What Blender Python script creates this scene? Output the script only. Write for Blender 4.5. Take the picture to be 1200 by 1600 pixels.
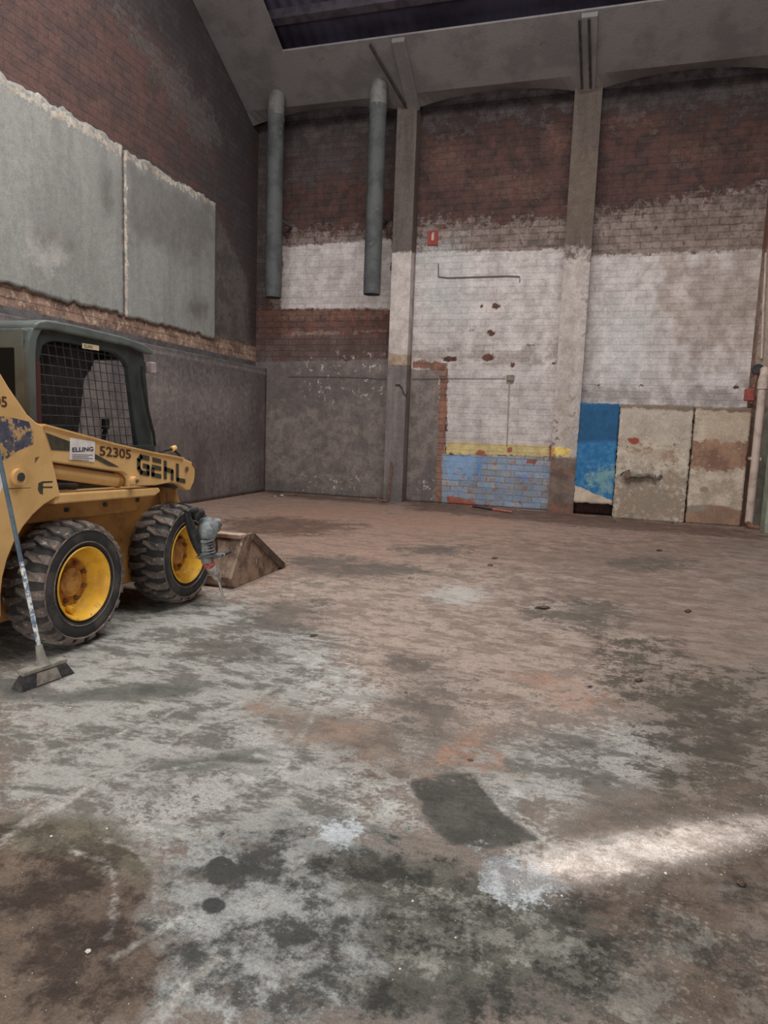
import bpy, math, random
import numpy as np
from mathutils import Vector, Matrix
S = bpy.context.scene
for o in list(bpy.data.objects): bpy.data.objects.remove(o)
COL = S.collection
rnd = random.Random(7)

# ------------------------------------------------------------------ camera
F_PX = 1070.6; PITCH, ROLL, YAW = 0.12027, 0.03691, 0.29241; H = 1.5
cy_, sy_ = math.cos(YAW), math.sin(YAW)
FWD = np.array([-sy_*math.cos(PITCH), cy_*math.cos(PITCH), -math.sin(PITCH)])
_r = np.array([cy_, sy_, 0.0]); _u = np.cross(_r, FWD)
RGT = math.cos(ROLL)*_r + math.sin(ROLL)*_u; UPV = np.cross(RGT, FWD)
cam = bpy.data.cameras.new('camera'); camo = bpy.data.objects.new('camera', cam); COL.objects.link(camo)
cam.sensor_fit = 'VERTICAL'; cam.sensor_height = 36; cam.sensor_width = 27
cam.lens = F_PX*36/1600; cam.clip_start = 0.05; cam.clip_end = 200
M = Matrix.Identity(4)
for i in range(3):
    M[i][0] = RGT[i]; M[i][1] = UPV[i]; M[i][2] = -FWD[i]
M[2][3] = H
camo.matrix_world = M
S.camera = camo
S.view_settings.view_transform = 'Standard'; S.view_settings.look = 'None'
S.view_settings.gamma = 1; S.view_settings.use_curve_mapping = False
S.view_settings.exposure = -0.12

# ------------------------------------------------------------------ light
wd = bpy.data.worlds.new('world'); S.world = wd; wd.use_nodes = True
wd.node_tree.nodes['Background'].inputs[0].default_value = (0.80, 0.88, 1.0, 1)
wd.node_tree.nodes['Background'].inputs[1].default_value = 0.22
def area(name, loc, aim, sx, sy, power, colr):
    l = bpy.data.lights.new(name, 'AREA'); l.shape = 'RECTANGLE'; l.size = sx; l.size_y = sy
    l.energy = power; l.color = colr
    o = bpy.data.objects.new(name, l); COL.objects.link(o); o.location = loc
    o.rotation_euler = (Vector(aim)-Vector(loc)).to_track_quat('-Z', 'Y').to_euler()
    return o
area('skylight', (-1.6, 5.6, 9.9), (-1.6, 5.601, 0), 8, 6.5, 1250, (1.0, 0.975, 0.95))       # unseen soft lamp added overhead to light floor and lower walls
area('gate_daylight', (-1.0, -4.6, 2.2), (-0.5, 14, 1.2), 6, 3.6, 400, (1.0, 0.97, 0.95))    # unseen lamp added behind the camera to light the back wall

# ------------------------------------------------------------------ helpers
def lin(c):
    return tuple(((v/255)/12.92 if v/255 <= 0.04045 else ((v/255+0.055)/1.055)**2.4) for v in c)
def alb(c, g=1.0):
    return tuple(min(0.9, v*g) for v in lin(c)) + (1,)
def ray(x, y): return (x-600)/F_PX*RGT - (y-800)/F_PX*UPV + FWD
def on_floor(x, y, z=0.0):
    d = ray(x, y); return d*((z-H)/d[2]) + np.array([0, 0, H])
def on_y(x, y, Y):
    d = ray(x, y); return d*(Y/d[1]) + np.array([0, 0, H])
def on_x(x, y, X):
    d = ray(x, y); return d*(X/d[0]) + np.array([0, 0, H])

class MB:
    def __init__(s): s.v = []; s.f = []
    def add(s, vs, fs):
        n = len(s.v); s.v += [tuple(map(float, p)) for p in vs]; s.f += [tuple(i+n for i in q) for q in fs]; return s
    def box(s, a, b):
        x0, y0, z0 = a; x1, y1, z1 = b
        return s.add([(x0,y0,z0),(x1,y0,z0),(x1,y1,z0),(x0,y1,z0),(x0,y0,z1),(x1,y0,z1),(x1,y1,z1),(x0,y1,z1)],
                     [(0,3,2,1),(4,5,6,7),(0,1,5,4),(1,2,6,5),(2,3,7,6),(3,0,4,7)])
    def obox(s, c, ax, ay, az):
        c, ax, ay, az = map(lambda q: np.array(q, float), (c, ax, ay, az))
        return s.add([c+i*ax+j*ay+k*az for k in (-1,1) for i, j in ((-1,-1),(1,-1),(1,1),(-1,1))],
                     [(0,3,2,1),(4,5,6,7),(0,1,5,4),(1,2,6,5),(2,3,7,6),(3,0,4,7)])
    def prism(s, pts, d):       # planar polygon extruded by vector d
        pts = [np.array(p, float) for p in pts]; d = np.array(d, float); n = len(pts)
        return s.add(pts + [p+d for p in pts], [tuple(range(n))[::-1], tuple(range(n, 2*n))] +
                     [(i, (i+1) % n, n+(i+1) % n, n+i) for i in range(n)])
    def plate(s, X0, X1, yz): return s.prism([(X0, y, z) for y, z in yz], (X1-X0, 0, 0))
    def tube(s, path, r, n=10, cap=True):
        path = [np.array(p, float) for p in path]; rs = r if isinstance(r, (list, tuple)) else [r]*len(path)
        rings = []; up = None
        for i, p in enumerate(path):
            t = path[min(i+1, len(path)-1)] - path[max(i-1, 0)]; t /= np.linalg.norm(t)+1e-9
            if up is None:
                up = np.cross(t, (0, 0, 1)) if abs(t[2]) < 0.9 else np.cross(t, (1, 0, 0))
            a = up - t*(up@t); a /= np.linalg.norm(a)+1e-9; up = a; b = np.cross(t, a)
            rings.append([p+rs[i]*(math.cos(2*math.pi*k/n)*a+math.sin(2*math.pi*k/n)*b) for k in range(n)])
        vs = [q for rg in rings for q in rg]; fs = []
        for i in range(len(path)-1):
            for k in range(n):
                k2 = (k+1) % n; fs.append((i*n+k, i*n+k2, (i+1)*n+k2, (i+1)*n+k))
        if cap: fs += [tuple(range(n))[::-1], tuple((len(path)-1)*n+k for k in range(n))]
        return s.add(vs, fs)
    def lathe(s, c, prof, n=48, axis='x'):   # prof = [(axial, radius)], around the x axis through c
        vs = []; fs = []; m = len(prof)
        for k in range(n):
            a = 2*math.pi*k/n
            for ax, r in prof:
                if axis == 'x': vs.append((c[0]+ax, c[1]+r*math.cos(a), c[2]+r*math.sin(a)))
                else: vs.append((c[0]+r*math.cos(a), c[1]+r*math.sin(a), c[2]+ax))
        for k in range(n):
            k2 = (k+1) % n
            for i in range(m-1): fs.append((k*m+i, k2*m+i, k2*m+i+1, k*m+i+1))
        return s.add(vs, fs)
    def build(s, name, mt, parent=None, bevel=0.0, smooth=False, org=None, seg=2):
        me = bpy.data.meshes.new(name); v = np.array(s.v)
        if parent is not None: o0 = np.array(parent['_o'])
        elif org is not None: o0 = np.array(org, float)
        else: o0 = np.array([(v[:,0].min()+v[:,0].max())/2, (v[:,1].min()+v[:,1].max())/2, v[:,2].min()])
        me.from_pydata([tuple(p) for p in v-o0], [], s.f); me.update()
        import bmesh
        bm = bmesh.new(); bm.from_mesh(me); bmesh.ops.recalc_face_normals(bm, faces=bm.faces); bm.to_mesh(me); bm.free()
        me.materials.append(mt)
        o = bpy.data.objects.new(name, me); COL.objects.link(o)
        o['_o'] = [float(q) for q in o0]
        if parent is not None: o.parent = parent
        else: o.location = tuple(o0)
        if bevel:
            b = o.modifiers.new('bevel', 'BEVEL'); b.width = bevel; b.segments = seg; b.limit_method = 'ANGLE'; b.angle_limit = 0.6
        if smooth:
            me.polygons.foreach_set('use_smooth', [True]*len(me.polygons))
            if hasattr(me, 'set_sharp_from_angle'): me.set_sharp_from_angle(angle=0.7)
        return o
def empty(name, loc, label, cat, group=None):
    o = bpy.data.objects.new(name, None); COL.objects.link(o); o.location = loc; o['_o'] = [float(q) for q in loc]
    o.empty_display_size = 0.1
    return tag(o, label, cat, group)
def tag(o, label, cat, group=None):
    o['label'] = label; o['category'] = cat
    if group: o['group'] = group
    return o
def struct(o, label=None):
    o['kind'] = 'structure'
    if label: o['label'] = label
    return o

# ------------------------------------------------------------------ materials
class NT:
    def __init__(s, name):
        s.m = bpy.data.materials.new(name); s.m.use_nodes = True; s.t = s.m.node_tree
        s.b = s.t.nodes['Principled BSDF']; s.b.inputs['Specular IOR Level'].default_value = 0.3
        s.co = s.t.nodes.new('ShaderNodeTexCoord'); s.geo = s.t.nodes.new('ShaderNodeNewGeometry'); s.cache = {}
    def n(s, typ, **k):
        q = s.t.nodes.new(typ)
        for a, v in k.items(): setattr(q, a, v)
        return q
    def l(s, a, b): s.t.links.new(a, b)
    def math(s, op, a, b=None, c=None, clamp=False):
        q = s.n('ShaderNodeMath', operation=op, use_clamp=clamp)
        for i, v in enumerate((a, b, c)):
            if v is None: continue
            if isinstance(v, (int, float)): q.inputs[i].default_value = v
            else: s.l(v, q.inputs[i])
        return q.outputs[0]
    def ramp(s, v, lo, hi, a=0.0, b=1.0, smooth=True):
        q = s.n('ShaderNodeMapRange', interpolation_type='SMOOTHSTEP' if smooth else 'LINEAR')
        s.l(v, q.inputs[0]); q.inputs[1].default_value = lo; q.inputs[2].default_value = hi
        q.inputs[3].default_value = a; q.inputs[4].default_value = b
        return q.outputs[0]
    def vec(s, scale=(1,1,1), rot=(0,0,0)):
        k = ('v', scale, rot)
        if k not in s.cache:
            q = s.n('ShaderNodeMapping'); s.l(s.geo.outputs['Position'], q.inputs[0])
            q.inputs['Scale'].default_value = scale; q.inputs['Rotation'].default_value = rot
            s.cache[k] = q.outputs[0]
        return s.cache[k]
    def noise(s, scale, detail=5, rough=0.6, st=(1,1,1), rot=(0,0,0), dist=0.0, obj=False):
        k = (scale, detail, rough, st, rot, dist, obj)
        if k not in s.cache:
            q = s.n('ShaderNodeTexNoise'); q.inputs['Scale'].default_value = scale; q.inputs['Detail'].default_value = detail
            q.inputs['Roughness'].default_value = rough; q.inputs['Distortion'].default_value = dist
            s.l(s.co.outputs['Object'] if obj else s.vec(st, rot), q.inputs['Vector'])
            s.cache[k] = q.outputs[0]
        return s.cache[k]
    def mix(s, f, a, b, mode='MIX'):
        q = s.n('ShaderNodeMix', data_type='RGBA', blend_type=mode)
        if isinstance(f, (int, float)): q.inputs[0].default_value = f
        else: s.l(f, q.inputs[0])
        for i, v in ((6, a), (7, b)):
            if isinstance(v, tuple): q.inputs[i].default_value = v
            else: s.l(v, q.inputs[i])
        return q.outputs[2]
    def attr(s, nm):
        q = s.n('ShaderNodeAttribute', attribute_name=nm); return q.outputs['Fac']
    def bump(s, h, strength, dist=0.02):
        q = s.n('ShaderNodeBump'); q.inputs['Strength'].default_value = strength; q.inputs['Distance'].default_value = dist
        s.l(h, q.inputs['Height']); s.l(q.outputs[0], s.b.inputs['Normal'])
    def col(s, c):
        if isinstance(c, tuple): s.b.inputs['Base Color'].default_value = c
        else: s.l(c, s.b.inputs['Base Color'])
    def rough(s, r):
        if isinstance(r, (int, float)): s.b.inputs['Roughness'].default_value = r
        else: s.l(r, s.b.inputs['Roughness'])

def mat(name, c1, c2=None, c3=None, scale=6, rough=0.6, metal=0.0, bump=0.15, bs=40, lo=0.42, hi=0.62, spot=14, slo=0.58, shi=0.68):
    """mottled material: c1, worn to c2, spotted with c3"""
    t = NT(name); c = c1
    if c2: c = t.mix(t.ramp(t.noise(scale, 6, 0.65), lo, hi), c1, c2)
    if c3: c = t.mix(t.ramp(t.noise(spot, 8, 0.7), slo, shi), c, c3)
    t.col(c); t.rough(rough); t.b.inputs['Metallic'].default_value = metal
    if bump: t.bump(t.noise(bs, 6, 0.6), bump, 0.01)
    return t.m

# ---- region masks: soft signed distance of polygons / ellipses kept as mesh attributes, ragged and coloured by nodes
def sdf(P, poly):
    poly = np.array(poly, float); n = len(poly); d = np.full(len(P), 1e9); ins = np.zeros(len(P), bool)
    for i in range(n):
        a = poly[i]; b = poly[(i+1) % n]; e = b-a; w = P-a
        t = np.clip((w@e)/(e@e+1e-12), 0, 1); q = w-t[:, None]*e; d = np.minimum(d, (q**2).sum(1))
        c = ((a[1] <= P[:,1]) & (b[1] > P[:,1])) | ((b[1] <= P[:,1]) & (a[1] > P[:,1]))
        with np.errstate(divide='ignore', invalid='ignore'):
            xi = a[0]+(P[:,1]-a[1])/(b[1]-a[1]+1e-12)*e[0]
        ins ^= c & (P[:,0] < xi)
    return np.where(ins, 1, -1)*np.sqrt(d)
def field(P, polys, soft):
    v = np.zeros(len(P))
    for p in polys: v = np.maximum(v, np.clip(0.5+sdf(P, p)/(2*soft), 0, 1))
    return v
def line_field(P, lines, soft):
    v = np.zeros(len(P))
    for pts, w in lines:
        d = np.full(len(P), 1e9)
        for a, b in zip(pts[:-1], pts[1:]):
            a = np.array(a); e = np.array(b)-a; t = np.clip(((P-a)@e)/(e@e+1e-12), 0, 1)
            q = P-a-t[:, None]*e; d = np.minimum(d, np.sqrt((q**2).sum(1)))
        v = np.maximum(v, np.clip(0.5+(w-d)/(2*soft), 0, 1))
    return v
def ell(cx, cy, rx, ry, ang=0, n=14):
    a = math.radians(ang)
    return [(cx+rx*math.cos(t)*math.cos(a)-ry*math.sin(t)*math.sin(a), cy+rx*math.cos(t)*math.sin(a)+ry*math.sin(t)*math.cos(a))
            for t in [2*math.pi*k/n for k in range(n)]]

def layered(name, uv, base, layers, brick=None, rough=0.85, bumpk=0.5, fine=None, streak=None, vstreak=None, W3=(.5,.35,.15), mort=.78):
    """uv 'xz','yz','xy'; base=(c1,c2,brickstrength); layers: dict(n, c1, c2, amp, edge, op, ns, bk)"""
    t = NT(name); ns = {'a': t.noise(0.9, 7, 0.62), 'b': t.noise(3.2, 7, 0.65), 'c': t.noise(11, 7, 0.68), 'd': t.noise(45, 5, 0.7)}
    if streak: ns['s'] = t.noise(streak[0], 12, 0.77, streak[1], streak[2], 0.2)
    if vstreak: ns['v'] = t.noise(vstreak[0], 7, 0.65, vstreak[1])
    k3 = {'a': .0, 'b': .0}
    def tone(c1, c2, key): return t.mix(t.ramp(ns[key], 0.44 if streak else 0.40, 0.57 if streak else 0.61), c1, c2)
    ns['f'] = t.noise(4.2, 12, 0.78); cache = {}
    def NZ(a, b):
        if (a, b) not in cache:
            v = t.math('ADD', t.math('ADD', t.math('MULTIPLY', ns[a], W3[0]), t.math('MULTIPLY', ns[b], W3[1])), t.math('MULTIPLY', ns['d'], W3[2]))
            cache[(a, b)] = t.ramp(v, 0.36, 0.64, 0, 1, False)
        return cache[(a, b)]
    c = tone(base[0], base[1], base[3] if len(base) > 3 else 'b')
    bk = t.n('ShaderNodeValue').outputs[0]; bk.default_value = base[2]
    for L in layers:
        a = t.attr(L['n'])
        m = t.math('ADD', a, t.math('MULTIPLY', t.math('SUBTRACT', NZ(L.get('rk', 'b'), L.get('rk2', 'c')), 0.5), L.get('amp', 1.2)))
        e = L.get('edge', 0.08); m = t.ramp(m, 0.5-e, 0.5+e)
        m = t.math('MULTIPLY', m, t.ramp(a, 0.0, 0.06))
        if L.get('op', 1) < 1: m = t.math('MULTIPLY', m, L['op'])
        if L.get('sp'):      # only in speckles of noise
            k, lo, hi = L['sp']; m = t.math('MULTIPLY', m, t.ramp(ns[k], lo, hi))
        c = t.mix(m, c, tone(L['c1'], L['c2'], L.get('tk', 'b')))
        q = t.n('ShaderNodeMix'); t.l(m, q.inputs[0]); t.l(bk, q.inputs[2]); q.inputs[3].default_value = L.get('bk', 0.0); bk = q.outputs[0]
    h = t.math('ADD', t.math('MULTIPLY', ns['c'], 0.6), t.math('MULTIPLY', ns['d'], 0.35))
    # fine grain in the colour itself (dust, grit)
    c = t.mix(1.0, c, t.n('ShaderNodeCombineColor').outputs[0], 'MULTIPLY') if False else c
    g = t.ramp(ns['c'], 0.3, 0.7, 0.86, 1.13, False); g2 = t.ramp(ns['d'], 0.32, 0.68, 0.82, 1.18, False)
    gg = t.math('MULTIPLY', g, g2)
    if streak: gg = t.math('MULTIPLY', gg, t.ramp(t.noise(130, 4, .7), 0.36, 0.64, 0.80, 1.20, False))
    if streak: gg = t.math('MULTIPLY', gg, t.ramp(ns['s'], 0.36, 0.64, 0.70, 1.32, False))
    if vstreak: gg = t.math('MULTIPLY', gg, t.ramp(ns['v'], 0.3, 0.7, 0.88, 1.12, False))
    if brick:
        bt = t.n('ShaderNodeTexBrick'); sp = t.n('ShaderNodeSeparateXYZ'); cb = t.n('ShaderNodeCombineXYZ')
        t.l(t.geo.outputs['Position'], sp.inputs[0])
        # slightly wavy courses
        wob = t.math('MULTIPLY', t.math('SUBTRACT', ns['b'], 0.5), 0.05)
        t.l(sp.outputs[0 if uv[0] == 'x' else 1], cb.inputs[0]); t.l(t.math('ADD', sp.outputs[2], wob), cb.inputs[1]); t.l(cb.outputs[0], bt.inputs[0])
        bt.inputs['Color1'].default_value = (0.72, 0.72, 0.72, 1); bt.inputs['Color2'].default_value = (1.2, 1.2, 1.2, 1); bt.inputs['Mortar'].default_value = (0.66, 0.63, 0.61, 1)
        bt.inputs['Scale'].default_value = 1; bt.inputs['Mortar Size'].default_value = 0.011; bt.inputs['Mortar Smooth'].default_value = 0.4
        bt.inputs['Brick Width'].default_value = brick[0]; bt.inputs['Row Height'].default_value = brick[1]
        vis = t.math('MULTIPLY', bk, t.ramp(ns['b'], 0.34, 0.62, 0.25, 1.0), clamp=True)
        c = t.mix(vis, c, t.mix(1.0, c, bt.outputs['Color'], 'MULTIPLY'))
        h = t.math('SUBTRACT', h, t.math('MULTIPLY', t.math('MULTIPLY', bt.outputs['Fac'], bk), 0.9))
    q = t.n('ShaderNodeVectorMath', operation='SCALE'); t.l(c, q.inputs[0]); t.l(gg, q.inputs['Scale'])
    t.col(q.outputs[0]); t.rough(rough); t.bump(h, bumpk, 0.03)
    return t.m, t

def grid_surface(name, us, vs, to3, layers, mt, to2=None, parent=None, thick=None):
    U, V = np.meshgrid(us, vs); P = np.stack([U.ravel(), V.ravel()], 1)
    co = to3(P); nu, nv = len(us), len(vs)
    me = bpy.data.meshes.new(name)
    i = (np.arange(nv-1)[:, None]*nu+np.arange(nu-1)).ravel()
    f = np.stack([i, i+1, i+1+nu, i+nu], 1)
    me.vertices.add(len(co)); me.vertices.foreach_set('co', co.astype(np.float32).ravel())
    me.loops.add(len(f)*4); me.loops.foreach_set('vertex_index', f.astype(np.int32).ravel())
    me.polygons.add(len(f)); me.polygons.foreach_set('loop_start', (np.arange(len(f))*4).astype(np.int32))
    me.update(calc_edges=True); me.validate()
    for L in layers:
        at = me.attributes.new(L['n'], 'FLOAT', 'POINT')
        fv = field(P, L['polys'], L.get('soft', 0.15))
        if 'lines' in L: fv = np.maximum(fv, line_field(P, L['lines'], L.get('soft', .15)))
        at.data.foreach_set('value', fv.astype(np.float32))
    me.materials.append(mt)
    o = bpy.data.objects.new(name, me); COL.objects.link(o); o['_o'] = [0.0, 0.0, 0.0]
    if parent: o.parent = parent
    if thick:
        s = o.modifiers.new('solidify', 'SOLIDIFY'); s.thickness = abs(thick); s.offset = -1 if thick > 0 else 1
    return o

# =================================================================== FLOOR
def fl(*pts): return [tuple(on_floor(x, y)[:2]) for x, y in pts]
def fe(cx, cy, rx, ry, ang=0): return fl(*ell(cx, cy, rx, ry, ang))
G = 0.98
FL = [
 dict(n='far_dust', polys=[fl((0,776),(412,768),(640,784),(1199,838),(1199,960),(900,930),(600,950),(420,930),(330,900),(0,860))], soft=1.2, c1=alb((158,132,118),G*1.15), c2=alb((120,101,91),G*1.15), amp=1.0, edge=.3, tk='s', rk='a'),
 dict(n='pink_dust', polys=[fl((330,925),(620,880),(1199,860),(1199,1060),(1010,1130),(760,1205),(590,1200),(500,1120),(440,1040))], soft=.5, c1=alb((178,160,148),G), c2=alb((124,109,99),G), amp=1.6, edge=.25, tk='s'),
 dict(n='brown_right', polys=[fl((760,850),(1190,838),(1199,1080),(1000,1040),(850,960))], soft=.8, c1=alb((120,100,88),G), c2=alb((95,80,70),G), amp=1.6, edge=.25, tk='s', op=.75),
 dict(n='grey_left', polys=[fl((0,960),(200,940),(340,930),(520,1000),(560,1140),(700,1150),(860,1140),(1060,1130),(1090,1220),(860,1290),(760,1270),(640,1190),(610,1300),(420,1340),(230,1320),(120,1280),(0,1260))], soft=.16, c1=alb((174,172,166),G), c2=alb((98,96,90),G), amp=1.3, edge=.2, tk='s'),
 dict(n='white_smears', polys=[fl((150,1330),(240,1240),(420,1130),(560,1060),(600,1080),(480,1170),(330,1270),(230,1350)), fe(510,1055,32,26,-20), fe(715,930,42,14), fe(1060,1180,40,20), fe(590,1240,60,30), fl((740,1215),(850,1290),(860,1340),(800,1340),(790,1280))], soft=.09, c1=alb((195,193,187),G), c2=alb((150,150,145),G), amp=1.5, edge=.3, tk='s', op=.65),
 dict(n='blue_grey', polys=[fl((250,1350),(430,1280),(620,1310),(720,1420),(700,1600),(190,1600),(240,1480),(210,1420))], soft=.09, c1=alb((148,149,146),G), c2=alb((66,66,63),G), amp=1.2, edge=.2, tk='c'),
 dict(n='brown_left', polys=[fl((0,1285),(120,1285),(225,1335),(245,1380),(205,1440),(255,1500),(220,1600),(-60,1620),(-60,1290))], soft=.045, c1=alb((104,89,77),G), c2=alb((60,48,41),G), amp=.7, edge=.12, tk='b'),
 dict(n='olive_arc', polys=[fl((60,1270),(180,1285),(245,1350),(235,1400),(190,1370),(120,1330),(40,1330),(0,1320),(0,1280))], soft=.04, c1=alb((108,102,88),G), c2=alb((78,73,61),G), amp=.7, edge=.2, tk='b', op=.8),
 dict(n='dark_bottom', polys=[fl((500,1340),(600,1320),(700,1330),(800,1390),(930,1390),(1010,1470),(1000,1600),(560,1600),(590,1500),(560,1400))], soft=.08, c1=alb((88,86,78),G), c2=alb((46,45,40),G), amp=1.0, edge=.15, tk='b'),
 dict(n='brown_bottom', polys=[fl((900,1390),(1060,1350),(1210,1310),(1230,1620),(960,1620),(1000,1500))], soft=.1, c1=alb((100,85,74),G), c2=alb((64,57,50),G), amp=1.0, edge=.2, tk='b'),
 dict(n='light_in_dark', polys=[fe(680,1440,60,40), fe(1010,1560,30,16,30), fe(800,1480,80,25,20), fe(900,1520,60,20,30), fe(1080,1480,60,40)], soft=.07, c1=alb((138,136,127),G), c2=alb((100,98,90),G), amp=2.0, edge=.2, tk='c', op=.7),
 dict(n='wet_patch', polys=[fl((640,1222),(700,1206),(742,1206),(775,1250),(822,1292),(838,1312),(760,1332),(700,1318),(660,1270))], soft=.04, c1=alb((84,81,75),G), c2=alb((68,66,61),G), amp=.7, edge=.1, tk='a'),
 dict(n='dark_right', polys=[fl((965,995),(1030,1000),(1062,1075),(1199,1050),(1199,1290),(1120,1290),(1040,1240),(1040,1120),(985,1095))], soft=.14, c1=alb((92,83,73),G), c2=alb((66,61,53),G), amp=1.9, edge=.14, tk='s'),
 dict(n='smudges', polys=[fl((640,1030),(700,1050),(720,1160),(670,1185),(640,1130)), fe(440,965,60,20,-15), fe(350,1010,70,20), fe(500,880,60,12), fe(900,1180,40,14,20), fe(680,860,50,8), fe(285,1236,15,8), fe(560,1160,60,18,15), fe(910,960,70,22), fe(570,890,90,12), fe(1010,880,70,10)], soft=.12, c1=alb((94,87,80),G), c2=alb((76,71,65),G), amp=2.0, edge=.15, tk='c', op=.8),
 dict(n='brown_patch', polys=[fl((400,1100),(520,1110),(640,1160),(590,1200),(430,1150)), fl((590,1195),(740,1180),(760,1200),(600,1210))], soft=.08, c1=alb((140,118,103),G), c2=alb((108,94,84),G), amp=1.4, edge=.25, op=.8),
 dict(n='sweep_band', polys=[fl((0,1062),(40,1085),(130,1078),(260,1066),(330,1072),(300,1090),(150,1098),(0,1092)), fl((250,1185),(400,1170),(410,1190),(260,1210))], soft=.05, c1=alb((104,105,98),G), c2=alb((90,91,85),G), amp=.9, edge=.2),
 dict(n='orange_dust', polys=[fe(872,1072,28,9,20), fe(905,1092,24,9,20), fe(737,1187,20,8,30), fe(740,1160,30,14,-30), fe(700,815,110,14), fe(820,800,120,8,4), fe(500,800,100,10)], soft=.12, c1=alb((172,132,110),G), c2=alb((146,116,98),G), amp=1.7, edge=.25, op=.45),
 dict(n='dirt_wall', polys=[fl((640,783),(860,800),(1180,830),(1180,842),(900,822),(640,796)), fl((350,812),(440,808),(560,820),(500,836),(360,834)), fl((412,768),(600,782),(600,788),(440,776))], soft=.16, c1=alb((104,78,66),G), c2=alb((78,60,52),G), amp=1.9, edge=.2, op=.8),
 dict(n='powder', polys=[fl((1205,1276),(1195,1300),(1120,1328),(1030,1350),(920,1372),(800,1386),(770,1368),(840,1340),(920,1312),(1060,1288),(1150,1278))], soft=.045, c1=alb((226,214,205),G*1.1), c2=alb((186,172,162),G*1.1), amp=.6, edge=.45, tk='c', op=.95),
 dict(n='blue_powder', polys=[fl((750,1325),(800,1335),(850,1360),(875,1385),(860,1408),(800,1405),(760,1380)), fe(535,1300,34,16)], soft=.05, c1=alb((186,192,196),G), c2=alb((128,132,134),G), amp=1.5, edge=.25, tk='c', op=.8),
 dict(n='brown_behind_powder', polys=[fl((880,1300),(920,1250),(1080,1240),(1199,1230),(1199,1275),(1050,1285),(950,1305))], soft=.06, c1=alb((112,97,86),G), c2=alb((84,76,67),G), amp=1.5, edge=.2, tk='c', op=.75),
 dict(n='pale_scrapes', polys=[], lines=[(fl((-20,1330),(60,1275),(150,1225),(250,1170),(330,1115),(430,1075)),.022),(fl((60,1180),(180,1150),(290,1105)),.012),(fl((230,1210),(330,1190),(430,1200),(500,1190)),.01),(fl((560,1060),(500,1100),(470,1150)),.012),(fl((400,1180),(480,1200),(560,1195)),.012),(fl((160,1310),(215,1330),(243,1365),(240,1395)),.006),(fl((115,1330),(165,1345),(180,1385),(178,1430),(168,1468)),.006),(fl((170,1500),(250,1455),(300,1420)),.007),(fl((430,1390),(455,1360),(480,1340)),.005),(fl((820,1350),(900,1325),(1000,1300)),.008),(fl((730,1322),(790,1334),(850,1345)),.008),(fl((740,1210),(800,1280),(860,1310)),.012),(fl((240,1600),(300,1530),(340,1500)),.02)], soft=.02, c1=alb((188,185,178),G), c2=alb((150,148,142),G), amp=1.0, edge=.35, op=.6),
 dict(n='footprints', polys=[fe(345,1361,24,23), fe(334,1414,20,13)], soft=.012, c1=alb((44,44,42),G), c2=alb((62,62,59),G), amp=.9, edge=.2, tk='d', op=.92),
 dict(n='dots', polys=[fe(593,1070,4,2), fe(635,1081,4,2), fe(998,1063,8,4), fe(922,1073,5,3), fe(848,950,14,3), fe(773,872,5,2), fe(766,883,5,2), fe(1075,955,6,3), fe(1030,860,5,2), fe(490,993,8,3)], soft=.012, c1=alb((50,42,37),G), c2=alb((60,50,44),G), amp=.3, edge=.2),
]
for q in FL:
    if q['n'] in ('brown_left', 'wet_patch', 'blue_powder'): q['soft'] *= 1.1; q['edge'] = max(q['edge'], .2); q['amp'] *= 1.3
    elif q['n'] not in ('footprints', 'dots', 'pale_scrapes'):
        q['soft'] = q['soft']*1.9; q['edge'] = max(q.get('edge', .1), .28); q['amp'] = min(2.4, q['amp']*1.35)
    q['tk'] = 'f' if q.get('tk') != 's' else 's'
xs = np.concatenate([np.arange(-7.6, -3.2, .10), np.arange(-3.2, -1.6, .04), np.arange(-1.6, 1.1, .016), np.arange(1.1, 3.0, .05), np.arange(3.0, 8.3, .3)])
ys = np.concatenate([np.arange(-5, 1.1, .3), np.arange(1.1, 3.6, .016), np.arange(3.6, 7, .04), np.arange(7, 14.31, .06)])
fm, ft = layered('floor_concrete', 'xy', (alb((140,128,118),G), alb((112,103,96),G), 0, 's'), FL, streak=(2.8, (1.0, 1.9, 1), (0, 0, .45)), rough=.62, bumpk=.45, W3=(.34,.38,.28))
def floor3(P):
    return np.stack([P[:,0], P[:,1], np.zeros(len(P))], 1)
struct(grid_surface('floor', xs, ys, floor3, FL, fm), 'stained concrete floor covered in grey and pink demolition dust')

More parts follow.
